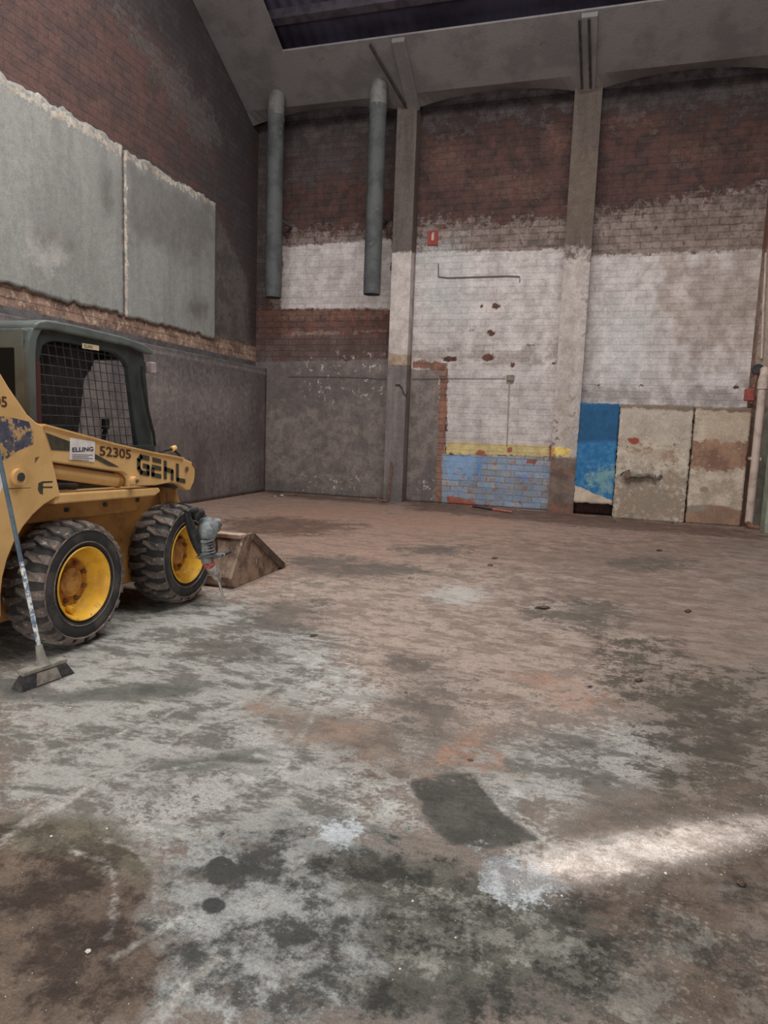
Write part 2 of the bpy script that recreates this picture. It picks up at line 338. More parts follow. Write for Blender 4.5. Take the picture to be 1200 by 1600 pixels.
# =================================================================== BACK WALL
YB = 14.05; YP = 13.70
def wb(*pts): return [tuple(on_y(x, y, YB)[[0, 2]]) for x, y in pts]
def we(cx, cy, rx, ry, ang=0): return wb(*ell(cx, cy, rx, ry, ang))
g = 1.6
BRICK = (0.375, 0.125)
BW = [
 dict(n='top_soot', polys=[[(-7.7,7.3),(8.3,7.3),(8.3,8.8),(-7.7,8.8)]], soft=.5, c1=alb((30,27,28),g), c2=alb((46,39,38),g), bk=.3, amp=.8, edge=.45, op=.8),  # soot, blackened further to paint in the shade gap under the eave slab
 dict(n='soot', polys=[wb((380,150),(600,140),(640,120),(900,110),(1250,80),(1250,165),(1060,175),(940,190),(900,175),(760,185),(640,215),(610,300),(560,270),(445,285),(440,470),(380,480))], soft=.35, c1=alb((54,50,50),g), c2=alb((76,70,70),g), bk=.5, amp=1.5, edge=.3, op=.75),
 dict(n='pale_brick', polys=[we(985,190,45,8), we(1080,240,30,10), we(700,250,25,30), we(870,220,16,25), we(1190,240,12,30), we(800,290,60,16)], soft=.2, c1=alb((100,72,63),g), c2=alb((90,70,64),g), bk=.7, amp=1.8, edge=.25, op=.5),
 dict(n='whitewash', polys=[wb((425,368),(520,364),(612,360),(612,488),(425,488)), wb((650,352),(690,345),(800,350),(895,338),(1000,330),(1060,312),(1250,290),(1250,420),(650,420))], soft=.22, c1=alb((124,111,106),g), c2=alb((98,86,81),g), bk=1.0, amp=1.8, edge=.3),
 dict(n='brown_stain', polys=[we(1100,350,90,22,-5), we(1180,380,40,30)], soft=.3, c1=alb((96,82,74),g), c2=alb((80,66,60),g), bk=1.0, amp=2.0, edge=.3, op=.6),
 dict(n='white_paint', polys=[wb((440,386),(612,372),(612,484),(440,484)), wb((640,394),(890,390),(925,400),(1250,388),(1250,640),(640,640)), wb((697,560),(900,560),(900,705),(697,700))], soft=.09, c1=alb((174,167,165),g), c2=alb((156,148,145),g), bk=.33, amp=.8, edge=.15),
 dict(n='cool_patch', polys=[we(700,450,45,60), we(680,400,40,20), we(980,540,40,60)], soft=.5, c1=alb((166,168,168),g), c2=alb((158,160,160),g), bk=.2, amp=1.0, edge=.4, op=.6),
 dict(n='tan_patch', polys=[wb((1040,400),(1250,390),(1250,560),(1060,540))], soft=.9, c1=alb((140,126,116),g), c2=alb((128,113,104),g), bk=.3, amp=1.0, edge=.4, op=.65),
 dict(n='grime', polys=[wb((650,545),(870,550),(870,566),(650,562)), wb((912,605),(1180,612),(1180,634),(912,626)), we(850,540,25,6), we(540,600,40,10)], soft=.14, c1=alb((124,114,108),g), c2=alb((108,99,94),g), bk=.3, amp=1.8, edge=.3, op=.5),
 dict(n='red_band', polys=[wb((360,484),(612,484),(612,562),(360,570))], soft=.07, c1=alb((98,70,63),g), c2=alb((80,64,60),g), bk=.8, amp=.7, edge=.15),
 dict(n='orange_bits', polys=[wb((440,486),(600,484),(600,496),(440,498)), we(570,490,10,7), we(455,520,14,10), we(505,523,10,4)], soft=.06, c1=alb((116,84,73),g), c2=alb((108,86,76),g), bk=.4, amp=2.0, edge=.25, op=.6, rk='c'),
 dict(n='dark_brick', polys=[wb((360,526),(606,526),(606,566),(400,566),(360,560))], soft=.07, c1=alb((72,60,58),g), c2=alb((92,76,72),g), bk=.7, amp=1.2, edge=.2, op=.85),
 dict(n='mortar_line', polys=[wb((455,519),(520,518),(606,516),(606,519),(520,522),(455,524))], soft=.03, c1=alb((136,122,114),g), c2=alb((100,88,82),g), amp=1.4, edge=.2, op=.8),
 dict(n='cement', polys=[wb((380,566),(612,562),(612,800),(380,800)), wb((630,577),(686,577),(686,800),(630,800))], soft=.05, c1=alb((118,108,103),g), c2=alb((92,85,82),g), amp=.6, edge=.12, tk='f'),
 dict(n='cement_dark', polys=[wb((400,560),(480,566),(600,580),(600,620),(500,640),(410,640)), wb((650,740),(684,700),(686,800),(645,800)), wb((430,755),(600,772),(600,800),(400,800),(400,750)), wb((555,630),(570,630),(572,700),(556,700))], soft=.3, c1=alb((84,79,80),g), c2=alb((72,68,69),g), amp=1.6, edge=.3, op=.6, tk='v'),
 dict(n='flecks', polys=[wb((470,560),(600,560),(600,610),(540,630),(480,610)), wb((470,745),(560,750),(560,775),(470,770)), wb((660,740),(684,740),(684,785),(655,785))], soft=.25, c1=alb((165,156,150),g), c2=alb((150,140,132),g), amp=1.0, edge=.3, sp=('c', .585, .62), op=.9),
 dict(n='brick_strip', polys=[wb((645,562),(697,568),(700,580),(695,700),(694,800),(681,800),(684,700),(686,577),(645,575))], soft=.035, c1=alb((124,90,76),g), c2=alb((104,82,74),g), bk=1.0, amp=.9, edge=.15, rk='c'),
 dict(n='yellow', polys=[wb((697,690),(870,697),(905,699),(905,716),(870,715),(697,709))], soft=.025, c1=alb((176,160,114),g), c2=alb((160,144,104),g), bk=.3, amp=.7, edge=.15, rk='c'),
 dict(n='blue', polys=[wb((690,709),(870,715),(870,810),(690,800))], soft=.03, c1=alb((112,128,150),g), c2=alb((130,134,138),g), bk=.9, amp=.6, edge=.12),
 dict(n='blue_solid', polys=[wb((697,712),(742,713),(740,748),(700,750))], soft=.06, c1=alb((110,136,168),g), c2=alb((114,138,166),g), bk=.1, amp=1.0, edge=.2),
 dict(n='blue_strip', polys=[wb((745,714),(752,714),(752,752),(746,752)), wb((805,742),(825,742),(825,752),(805,752))], soft=.03, c1=alb((88,118,160),g), c2=alb((98,126,166),g), amp=.5, edge=.2),
 dict(n='chips', polys=[wb((700,745),(860,730),(860,800),(695,795)), wb((760,712),(860,718),(860,745),(800,740))], soft=.2, c1=alb((118,110,104),g), c2=alb((132,100,86),g), bk=.9, amp=1.0, edge=.3, sp=('c', .53, .58), op=.95),
 dict(n='red_bricks', polys=[wb((744,704),(760,705),(760,712),(744,711)), wb((822,717),(838,718),(838,726),(822,725)), wb((700,776),(720,777),(740,785),(760,792),(700,790)), we(706,780,9,4), we(812,782,2,10), wb((838,714),(862,716),(862,719),(838,717)), we(862,705,5,12), we(797,703,5,4)], soft=.03, c1=alb((138,80,66),g), c2=alb((112,74,64),g), bk=.3, amp=.8, edge=.2, rk='c'),
 dict(n='holes', polys=[we(775,478,6,5.5), we(767,520,7,5), we(703,561,12,4.5), we(762,559,10,5.5), we(752,478,2,3), we(690,355,13,2.5), we(801,570,4,3), we(935,602,4,2), we(1001,602,3,2), we(1150,604,5,3), we(738,515,5,1.5,-30), we(830,538,20,1.2), we(868,566,8,2,-15)], soft=.02, c1=alb((66,50,43),g), c2=alb((92,62,50),g), amp=.8, edge=.2, rk='c'),
]
xs = np.arange(-7.6, 8.2, .05); zs = np.arange(0, 8.45, .05)
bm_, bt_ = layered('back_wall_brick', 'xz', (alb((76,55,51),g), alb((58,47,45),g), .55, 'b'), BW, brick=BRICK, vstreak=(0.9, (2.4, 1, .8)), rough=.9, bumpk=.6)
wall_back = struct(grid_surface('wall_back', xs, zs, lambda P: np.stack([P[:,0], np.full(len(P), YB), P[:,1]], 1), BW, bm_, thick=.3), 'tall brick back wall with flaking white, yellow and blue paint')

# pillars of the back wall
def box_grid(name, x0, x1, yf, z1, layers, mt, label, yb=YB+.05, step=.05):
    """front face as a fine grid, side faces too, one mesh"""
    zs = np.arange(0, z1+step, step); n = max(2, int((x1-x0)/step)+1)
    us = list(np.linspace(x0, x1, n)); path = [(x0, yb)] + [(u, yf) for u in us] + [(x1, yb)]
    nu = len(path); vs = []; P = []
    for z in zs:
        for (x, y) in path: vs.append((x, y, z)); P.append((x*YB/y if y < yb else x, H+(z-H)*YB/min(y, YB)))
    me = bpy.data.meshes.new(name); fs = [(j*nu+i, j*nu+i+1, (j+1)*nu+i+1, (j+1)*nu+i) for j in range(len(zs)-1) for i in range(nu-1)]
    me.from_pydata(vs, [], fs); P = np.array(P)
    for L in layers:
        at = me.attributes.new(L['n'], 'FLOAT', 'POINT'); at.data.foreach_set('value', field(P, L['polys'], L.get('soft', .1)).astype(np.float32))
    me.materials.append(mt); o = bpy.data.objects.new(name, me); COL.objects.link(o)
    return struct(o, label)
P1 = [
 dict(n='white', polys=[wb((600,394),(660,394),(660,560),(600,560))], soft=.08, c1=alb((168,160,156),g), c2=alb((152,144,139),g), amp=.5, edge=.2),
 dict(n='tan', polys=[wb((600,552),(660,556),(660,572),(600,570))], soft=.05, c1=alb((150,134,116),g), c2=alb((128,112,97),g), amp=.8, edge=.2),
 dict(n='cement', polys=[wb((590,570),(665,574),(665,820),(590,820))], soft=.03, c1=alb((112,105,103),g), c2=alb((92,86,85),g), amp=.3, edge=.15, tk='v'),
 dict(n='dark', polys=[wb((600,575),(650,575),(650,590),(600,590)), wb((590,760),(640,760),(640,820),(590,820))], soft=.2, c1=alb((78,73,73),g), c2=alb((84,79,78),g), amp=1.2, edge=.2, op=.6),
 dict(n='side', polys=[[(-3.815,-.2),(-3.6,-.2),(-3.6,8.2),(-3.815,8.2)]], soft=.02, c1=alb((92,80,76),g), c2=alb((70,62,60),g), amp=.3, edge=.2, op=.5),  # shade on the pillar's right flank painted into its colour
 dict(n='pale_top', polys=[wb((610,160),(625,160),(612,380),(604,380))], soft=.15, c1=alb((98,91,87),g), c2=alb((84,78,74),g), amp=1.2, edge=.3, op=.6)]
m1, _ = layered('pillar_concrete', 'xz', (alb((88,79,75),g), alb((70,64,61),g), 0, 'v'), P1, vstreak=(1.6, (3.2, 1, .3)), rough=.9, bumpk=.35)
box_grid('trim_1', -4.155, -3.75, YP, 7.9, P1, m1, 'concrete wall pillar between the hanging pipes and the red sign')
P2 = [
 dict(n='white', polys=[wb((840,400),(930,395),(920,720),(840,720))], soft=.3, c1=alb((160,152,148),g), c2=alb((144,136,131),g), amp=.9, edge=.3),
 dict(n='tan', polys=[wb((880,240),(945,240),(935,345),(875,345))], soft=.3, c1=alb((92,82,73),g), c2=alb((82,72,64),g), amp=1.0, edge=.4, op=.8),
 dict(n='spots', polys=[wb((850,620),(905,620),(900,700),(850,695))], soft=.15, c1=alb((104,95,80),g), c2=alb((132,122,106),g), amp=1.0, edge=.3, sp=('c', .52, .6), op=.9),
 dict(n='yellow', polys=[wb((840,697),(890,699),(890,714),(840,712))], soft=.04, c1=alb((196,172,96),g), c2=alb((178,154,90),g), amp=1.6, edge=.2, rk='c'),
 dict(n='low', polys=[wb((840,714),(905,716),(900,830),(840,830))], soft=.05, c1=alb((104,90,82),g), c2=alb((84,76,70),g), amp=.8, edge=.2),
 dict(n='rust', polys=[wb((858,690),(868,690),(868,730),(858,730)), we(880,740,20,8), wb((840,780),(900,790),(900,830),(840,830))], soft=.08, c1=alb((112,78,66),g), c2=alb((84,68,62),g), amp=1.4, edge=.2, op=.8)]
m2, _ = layered('painted_pillar_concrete', 'xz', (alb((88,78,72),g), alb((74,66,61),g), 0, 'v'), P2, vstreak=(1.6, (3.2, 1, .3)), rough=.9, bumpk=.35)
box_grid('trim_2', -.785, -.30, YP, 7.9, P2, m2, 'tall concrete wall pillar left of the blue painted panel')
P3 = [dict(n='white', polys=[wb((1190,395),(1300,390),(1300,640),(1180,640))], soft=.2, c1=alb((140,126,116),g), c2=alb((128,114,104),g), amp=.8, edge=.3),
      dict(n='green', polys=[wb((1180,640),(1300,640),(1300,860),(1170,860))], soft=.1, c1=alb((112,112,102),g), c2=alb((98,92,84),g), amp=.8, edge=.3)]
m3, _ = layered('grimy_pillar_concrete', 'xz', (alb((100,74,62),g), alb((84,68,60),g), 0, 'v'), P3, vstreak=(1.6, (3.2, 1, .3)), rough=.9, bumpk=.35)
box_grid('trim_3', 2.62, 3.1, YP, 7.9, P3, m3, 'wall pillar at the right edge behind the pale drainpipe')

# lower plaster facings of the right bay (stand a little forward of the brick)
def facing(name, x0, x1, z0, z1, yf, yb, layers, mt, label, jag=.005, step=.04):
    us = np.linspace(x0, x1, int((x1-x0)/step)+1); vs = np.linspace(z0, z1, int((z1-z0)/step)+1)
    r = np.random.RandomState(3)
    U, V = np.meshgrid(us, vs); P = np.stack([U.ravel(), V.ravel()], 1)
    j = r.normal(0, jag, P.shape)
    edge = (np.abs(P[:,0]-x0) < 1e-6) | (np.abs(P[:,0]-x1) < 1e-6) | (np.abs(P[:,1]-z1) < 1e-6)
    if z0 > .01: edge |= np.abs(P[:,1]-z0) < 1e-6
    Q = P+j*edge[:, None]; Q[:,1] = np.maximum(Q[:,1], 0)
    k = YB/yf
    me_l = [dict(L) for L in layers]
    o = grid_surface(name, us, vs, lambda _P: np.stack([Q[:,0], np.full(len(Q), yf), Q[:,1]], 1), [], mt)
    W = np.stack([P[:,0]*k, H+(P[:,1]-H)*k], 1)
    for L in layers:
        at = o.data.attributes.new(L['n'], 'FLOAT', 'POINT'); at.data.foreach_set('value', field(W, L['polys'], L.get('soft', .1)).astype(np.float32))
    s = o.modifiers.new('solidify', 'SOLIDIFY'); s.thickness = yb-yf; s.offset = -1
    return struct(o, label)
PB = [dict(n='upper', polys=[wb((890,620),(980,620),(980,690),(890,690))], soft=.1, c1=alb((32,76,112),g), c2=alb((31,70,102),g), amp=.2, edge=.3),
      dict(n='green', polys=[we(945,755,22,22)], soft=.25, c1=alb((98,130,138),g), c2=alb((110,140,132),g), amp=1.6, edge=.3, op=.7),
      dict(n='bare', polys=[wb((890,756),(910,762),(930,772),(960,782),(980,785),(980,800),(890,800))], soft=.03, c1=alb((168,154,138),g), c2=alb((150,138,124),g), amp=.6, edge=.15)]
mb, _ = layered('blue_painted_plaster', 'xz', (alb((34,90,134),g), alb((50,100,138),g), 0, 'c'), PB, rough=.7, bumpk=.2)
facing('wall_back_blue_panel', -.30, .41, .24, 2.13, 13.62, 13.99, PB, mb, 'bright blue painted wall panel right of the tall pillar', jag=.006)
PC = [dict(n='grey', polys=[wb((965,635),(1080,640),(1080,690),(965,680))], soft=.25, c1=alb((146,136,126),g), c2=alb((160,150,138),g), amp=1.2, edge=.3),
      dict(n='brown', polys=[wb((1015,700),(1060,702),(1055,722),(1010,716)), we(1020,705,38,5), we(975,800,16,10), we(1010,795,30,4), wb((960,760),(1070,770),(1070,812),(960,808))], soft=.1, c1=alb((128,104,86),g), c2=alb((150,136,120),g), amp=1.7, edge=.2, op=.85, rk='c'),
      dict(n='red', polys=[we(991,689,9,6), we(985,687,6,3)], soft=.03, c1=alb((128,66,56),g), c2=alb((116,62,54),g), amp=.5, edge=.2),
      dict(n='round', polys=[we(1050,748,16,13), we(1008,772,8,8)], soft=.05, c1=alb((148,130,112),g), c2=alb((140,124,108),g), amp=.5, edge=.3, op=.8),
      dict(n='dirt', polys=[we(988,745,24,6), we(970,808,14,5)], soft=.12, c1=alb((112,102,90),g), c2=alb((92,84,74),g), amp=1.3, edge=.3, op=.7),
      dict(n='top', polys=[wb((955,622),(1090,628),(1090,642),(955,636))], soft=.06, c1=alb((104,88,76),g), c2=alb((84,70,60),g), amp=1.0, edge=.2, op=.8),
      dict(n='smears', polys=[wb((960,740),(1075,745),(1075,812),(960,810))], soft=.3, c1=alb((124,114,102),g), c2=alb((108,98,88),g), amp=2.2, edge=.25, rk='c', op=.7),
      dict(n='specks', polys=[wb((960,680),(1080,690),(1075,800),(960,800))], soft=.2, c1=alb((84,70,60),g), c2=alb((100,84,72),g), amp=.6, edge=.3, sp=('c', .6, .66), op=.8)]
mc, _ = layered('worn_cream_plaster', 'xz', (alb((174,163,150),g), alb((140,129,116),g), 0, 'f'), PC, rough=.85, bumpk=.4)
facing('wall_back_plaster_panel', .42, 1.66, 0, 2.12, 13.45, 13.95, PC, mc, 'worn cream plaster facing carrying the rusty bracket')
PD = [dict(n='tan', polys=[wb((1110,640),(1180,640),(1180,690),(1105,690))], soft=.2, c1=alb((146,130,112),g), c2=alb((156,142,126),g), amp=1.2, edge=.3),
      dict(n='brown', polys=[wb((1080,690),(1175,692),(1175,730),(1130,736),(1080,728))], soft=.07, c1=alb((132,104,86),g), c2=alb((106,82,70),g), amp=1.2, edge=.2, rk='c'),
      dict(n='low', polys=[wb((1070,792),(1100,788),(1175,800),(1175,840),(1070,840))], soft=.06, c1=alb((128,104,86),g), c2=alb((116,94,80),g), amp=.7, edge=.2),
      dict(n='top', polys=[wb((1070,626),(1190,630),(1190,646),(1070,640))], soft=.05, c1=alb((100,80,68),g), c2=alb((80,64,56),g), amp=1.0, edge=.2, op=.85),
      dict(n='grey', polys=[we(1100,765,7,5), we(1090,794,16,5)], soft=.03, c1=alb((122,114,104),g), c2=alb((116,108,98),g), amp=.5, edge=.3)]
md, _ = layered('patchy_beige_plaster', 'xz', (alb((170,157,143),g), alb((142,129,115),g), 0, 'f'), PD, rough=.85, bumpk=.4)
facing('wall_back_beige_panel', 1.70, 2.60, 0, 2.10, 13.50, 13.95, PD, md, 'beige plaster facing with a bare brown band beside the drainpipe')

# =================================================================== LEFT WALL
XU = -7.35; XL = -7.07
def wl(*pts): return [tuple(on_x(x, y, XU)[[1, 2]]) for x, y in pts]
def wle(cx, cy, rx, ry, ang=0): return wl(*ell(cx, cy, rx, ry, ang))
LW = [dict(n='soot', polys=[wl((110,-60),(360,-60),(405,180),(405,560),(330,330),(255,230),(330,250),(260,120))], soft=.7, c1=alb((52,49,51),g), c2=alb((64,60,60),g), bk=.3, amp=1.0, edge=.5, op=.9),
      dict(n='grey_streak', polys=[wl((185,20),(205,60),(330,240),(325,180),(240,60)), wle(300,170,20,60,-40)], soft=.3, c1=alb((92,86,84),g), c2=alb((84,78,76),g), bk=.4, amp=1.4, edge=.3, op=.6),
      dict(n='cement', polys=[wl((325,330),(335,322),(388,440),(392,572),(325,575))], soft=.15, c1=alb((86,80,77),g), c2=alb((68,64,63),g), amp=1.0, edge=.3),
      dict(n='band', polys=[[(-6,2.88),(14.3,2.88),(14.3,3.2),(-6,3.2)]], soft=.04, c1=alb((136,112,98),g), c2=alb((106,86,76),g), bk=1.0, amp=.9, edge=.15),
      dict(n='band_mortar', polys=[[(-6,2.90),(14.3,2.90),(14.3,3.15),(-6,3.15)]], soft=.04, c1=alb((160,148,132),g), c2=alb((140,124,110),g), amp=.5, edge=.15, sp=('c', .54, .6), op=.9),
      dict(n='tar', polys=[[(-6,2.4),(14.3,2.4),(14.3,2.88),(-6,2.88)]], soft=.05, c1=alb((70,68,68),g), c2=alb((86,84,84),g), amp=.9, edge=.15)]  # darker strip just below the brick band
ml, _ = layered('left_wall_brick', 'yz', (alb((84,63,59),g), alb((70,57,55),g), .5, 'b'), LW, brick=BRICK, rough=.9, bumpk=.6)
ysl = np.concatenate([np.arange(-5, 4, .3), np.arange(4, 14.31, .06)]); zsl = np.arange(2.3, 12.2, .06)
wall_left = struct(grid_surface('wall_left', ysl, zsl, lambda P: np.stack([np.full(len(P), XU), P[:,0], P[:,1]], 1), LW, ml, thick=.3), 'high brick side wall above the cement base')
LL = [dict(n='dark', polys=[[(8,2.3),(14.2,2.0),(14.2,2.8),(8,2.8)]], soft=.4, c1=alb((84,80,82),g), c2=alb((74,71,73),g), amp=1.2, edge=.4, op=.7),
      dict(n='runs', polys=[[(9.4,0),(9.7,0),(9.65,1.3),(9.5,1.1)], [(11.0,0),(11.6,0),(11.4,1.2),(11.2,1.0)], [(12.3,0),(12.9,0),(12.7,1.0),(12.5,.8)], [(13.6,0),(14,0),(14,2.6),(13.7,2.6)], [(8.2,0),(8.8,0),(8.6,1.4),(8.4,1.2)]], soft=.25, c1=alb((72,62,61),g), c2=alb((82,74,73),g), amp=1.4, edge=.35, op=.8),
      dict(n='pale', polys=[[(9.5,1.6),(13,1.5),(13.2,2.2),(9.5,2.3)], [(12,.2),(13.5,.2),(13.5,.8),(12,.7)]], soft=.5, c1=alb((122,116,114),g), c2=alb((106,100,98),g), amp=1.4, edge=.35, op=.7),
      dict(n='edge', polys=[[(-5,2.63),(14.1,2.63),(14.1,2.67),(-5,2.67)]], soft=.02, c1=alb((112,106,104),g), c2=alb((90,86,84),g), amp=.8, edge=.2)]
mll, _ = layered('cement_render', 'yz', (alb((96,90,88),g), alb((78,73,73),g), 0, 'b'), LL, vstreak=(1.5, (1, 2.6, .3)), rough=.85, bumpk=.4)
us = np.arange(-5, 14.06, .08); vs_ = np.concatenate([np.arange(0, 2.74, .08), [2.74]])
lw2 = struct(grid_surface('wall_left_base', us, vs_, lambda P: np.stack([np.full(len(P), XL), P[:,0], P[:,1]], 1), LL, mll, thick=.27), 'thick cement rendered lower part of the left wall')
# two big smooth render panels above the brick band
LP = [dict(n='patch', polys=[wl((30,352),(60,355),(95,370),(110,400),(70,432),(42,400))], soft=.12, c1=alb((144,142,138),g), c2=alb((132,130,127),g), amp=.9, edge=.3, op=.8),
      dict(n='smoke', polys=[wle(80,380,26,9,20), wle(162,300,7,30), wle(305,482,16,12)], soft=.3, c1=alb((70,66,62),g), c2=alb((82,78,74),g), amp=.9, edge=.4, op=.75),
      dict(n='runs', polys=[wl((140,270),(150,270),(150,460),(140,460))], soft=.25, c1=alb((110,108,104),g), c2=alb((122,120,116),g), amp=1.2, edge=.4, op=.6),
      dict(n='dim', polys=[wl((195,250),(330,325),(330,400),(300,410),(240,380),(195,370))], soft=.3, c1=alb((98,95,91),g), c2=alb((90,87,84),g), amp=1.0, edge=.4, op=.7),
      dict(n='rim', polys=[wl((-20,110),(190,236),(333,320),(333,324),(190,244),(-20,122)), wl((188,236),(192,236),(196,494),(192,494))], soft=.05, c1=alb((168,160,148),g), c2=alb((142,128,114),g), amp=1.4, edge=.3, op=.8, rk='c')]
mp, _ = layered('grey_render', 'yz', (alb((128,128,125),g), alb((112,112,109),g), 0, 'v'), LP, vstreak=(1.2, (1, 2.2, .4)), rough=.85, bumpk=.25)
def render_panel(y0, y1, z0, z1, seed):
    us = np.arange(y0, y1+.05, .05); vs = np.arange(z0, z1+.05, .05); r = np.random.RandomState(seed)
    top = np.convolve(r.normal(0, .06, len(us)+8), np.ones(5)/5, 'same')[:len(us)]; bot = np.convolve(r.normal(0, .03, len(us)+8), np.ones(3)/3, 'same')[:len(us)]
    def f(P):
        i = np.clip(((P[:,0]-y0)/.05).round().astype(int), 0, len(us)-1); t = (P[:,1]-z0)/(z1-z0)
        z = P[:,1]+np.clip((t-.9)*10, 0, 1)*top[i]+np.clip((.05-t)*20, 0, 1)*bot[i]
        return np.stack([np.full(len(P), XU+.045), P[:,0], z], 1)
    return grid_surface('render_panel', us, vs, f, LP, mp, parent=wall_left, thick=.06)
render_panel(-4.5, 9.50, 3.15, 5.66, 1)
render_panel(9.56, 12.22, 3.15, 5.68, 2)

# =================================================================== other walls and roof
plainw = mat('plain_wall', alb((120,108,100),g), alb((100,90,84),g), scale=2)
struct(MB().box((8.0, -5, 0), (8.3, 14.3, 11)).build('wall_right', plainw, org=(0,0,0)))
# wall behind the camera with its open gateway
w = MB().box((-7.6, -5.3, 0), (-4.5, -5, 11)).box((2.5, -5.3, 0), (8.3, -5, 11)).box((-4.5, -5.3, 4.4), (2.5, -5, 11))
struct(w.build('wall_front', plainw, org=(0,0,0)))
RZ = 7.62; RS = .5
def rz(Y): return RZ+RS*(YB-Y)
conc = mat('roof_concrete', alb((116,113,113),g), alb((102,99,99),g), alb((82,79,78),g), scale=1.5, rough=.9, bump=.4, bs=25, slo=.62, shi=.72, spot=4)
def slab_grid(x0, x1, ya, yb, arch=False, t=.03):
    m = MB(); nx = max(2, int((x1-x0)/.15)+1); X = np.linspace(x0, x1, nx)
    rows = [(ya, 0), (ya+.3, 0), (yb, 0)] if not arch else [(ya, 0), (yb-.3, 0), (yb, 1)]
    bays = [-7.4, -3.95, -.54, 2.85, 6.3, 9.7]
    def a(x):
        for p, q in zip(bays[:-1], bays[1:]):
            if p <= x <= q: u = (x-p)/(q-p); return .22*(1-(2*u-1)**2)-.03
        return 0
    vs = []
    for (Y, k) in rows:
        for x in X: vs.append((x, Y, rz(Y)+k*a(x)))
    n = len(vs); top = [(x, y, rz(y)+t+.2*(arch and y == rows[-1][0])) for (x, y, z) in vs]
    fs = []
    for j in range(2):
        for i in range(nx-1):
            q = (j*nx+i, j*nx+i+1, (j+1)*nx+i+1, (j+1)*nx+i); fs.append(q); fs.append(tuple(v+n for v in q[::-1]))
    ring = list(range(nx)) + [nx*2-1, nx*3-1] + list(range(nx*3-2, nx*2-1, -1)) + [nx]
    for p, q in zip(ring, ring[1:]+ring[:1]): fs.append((p, q, q+n, p+n))
    return m.add(vs+top, fs)
ceiling = struct(slab_grid(-7.34, 8.0, 12.47, 13.78, arch=True).build('ceiling', conc, org=(0,0,0)), 'sloping concrete eave slab along the top of the back wall')
m = MB(); m.add([(-7.34,12.47,rz(12.47)),(-6.05,12.47,rz(12.47)),(-6.05,7.4,rz(7.4)),(-7.34,7.4,rz(7.4)),(-7.34,12.47,rz(12.47)+.03),(-6.05,12.47,rz(12.47)+.03),(-6.05,7.4,rz(7.4)+.03),(-7.34,7.4,rz(7.4)+.03)],
      [(0,1,2,3),(7,6,5,4),(0,4,5,1),(1,5,6,2),(2,6,7,3),(3,7,4,0)])
m.build('ceiling_side_slab', conc, ceiling)
def rib(x, wdt, dp, ya=12.5, yb=13.75):
    return MB().prism([(x-wdt/2, ya, rz(ya)-dp), (x-wdt/2, yb, rz(yb)-dp), (x-wdt/2, yb, rz(yb)+.01), (x-wdt/2, ya, rz(ya)+.01)], (wdt, 0, 0))
rib(-3.83, .24, .07).build('ceiling_rib', conc, ceiling, bevel=.01)
rib(-.56, .26, .07).build('ceiling_rib', conc, ceiling, bevel=.01)
rib(2.80, .26, .07).build('ceiling_rib', conc, ceiling, bevel=.01)
MB().prism([(-7.3, 13.62, rz(13.62)-.05), (-7.3, 13.78, rz(13.78)-.10), (-7.3, 13.78, rz(13.78)+.02), (-7.3, 13.62, rz(13.62)+.02)], (.01, 0, 0))
# dark roof covering seen through the opening
t = NT('dark_roof_sheet'); c = t.mix(t.ramp(t.noise(.8, 5, .6, (1, 1, 1)), .4, .62), alb((70,66,84),g), alb((52,48,60),g))
wv = t.n('ShaderNodeTexWave', wave_type='BANDS', bands_direction='X'); wv.inputs['Scale'].default_value = 1.4; t.l(t.geo.outputs['Position'], wv.inputs[0])
t.col(c); t.rough(.8); t.bump(wv.outputs[1], .5, .05)
roof = MB()
def rz2(Y): return rz(Y)+.45
roof.prism([(-7.6, 14.3, rz2(14.3)), (-7.6, 9.2, rz2(9.2)), (-7.6, 9.2, rz2(9.2)+.1), (-7.6, 14.3, rz2(14.3)+.1)], (15.9, 0, 0))
struct(roof.build('ceiling_dark_roof', t.m, org=(0,0,0)), 'dark pitched roof covering above the concrete eave')
purl = mat('dark_purlin', alb((64,58,66),g), alb((48,44,50),g), scale=4)
for Y in (12.2, 10.8, 9.4):
    MB().prism([(-7.3, Y, rz2(Y)-.16), (-7.3, Y+.12, rz2(Y+.12)-.16), (-7.3, Y+.12, rz2(Y+.12)), (-7.3, Y, rz2(Y))], (15.2, 0, 0)).build('roof_purlin', purl, bpy.data.objects['ceiling_dark_roof'])
# far roof half beyond the open stretch
struct(MB().prism([(-7.6, -2.2, 11.0), (-7.6, -5.3, 9.5), (-7.6, -5.3, 9.6), (-7.6, -2.2, 11.1)], (15.9, 0, 0)).build('ceiling_rear_roof', purl, org=(0,0,0)))

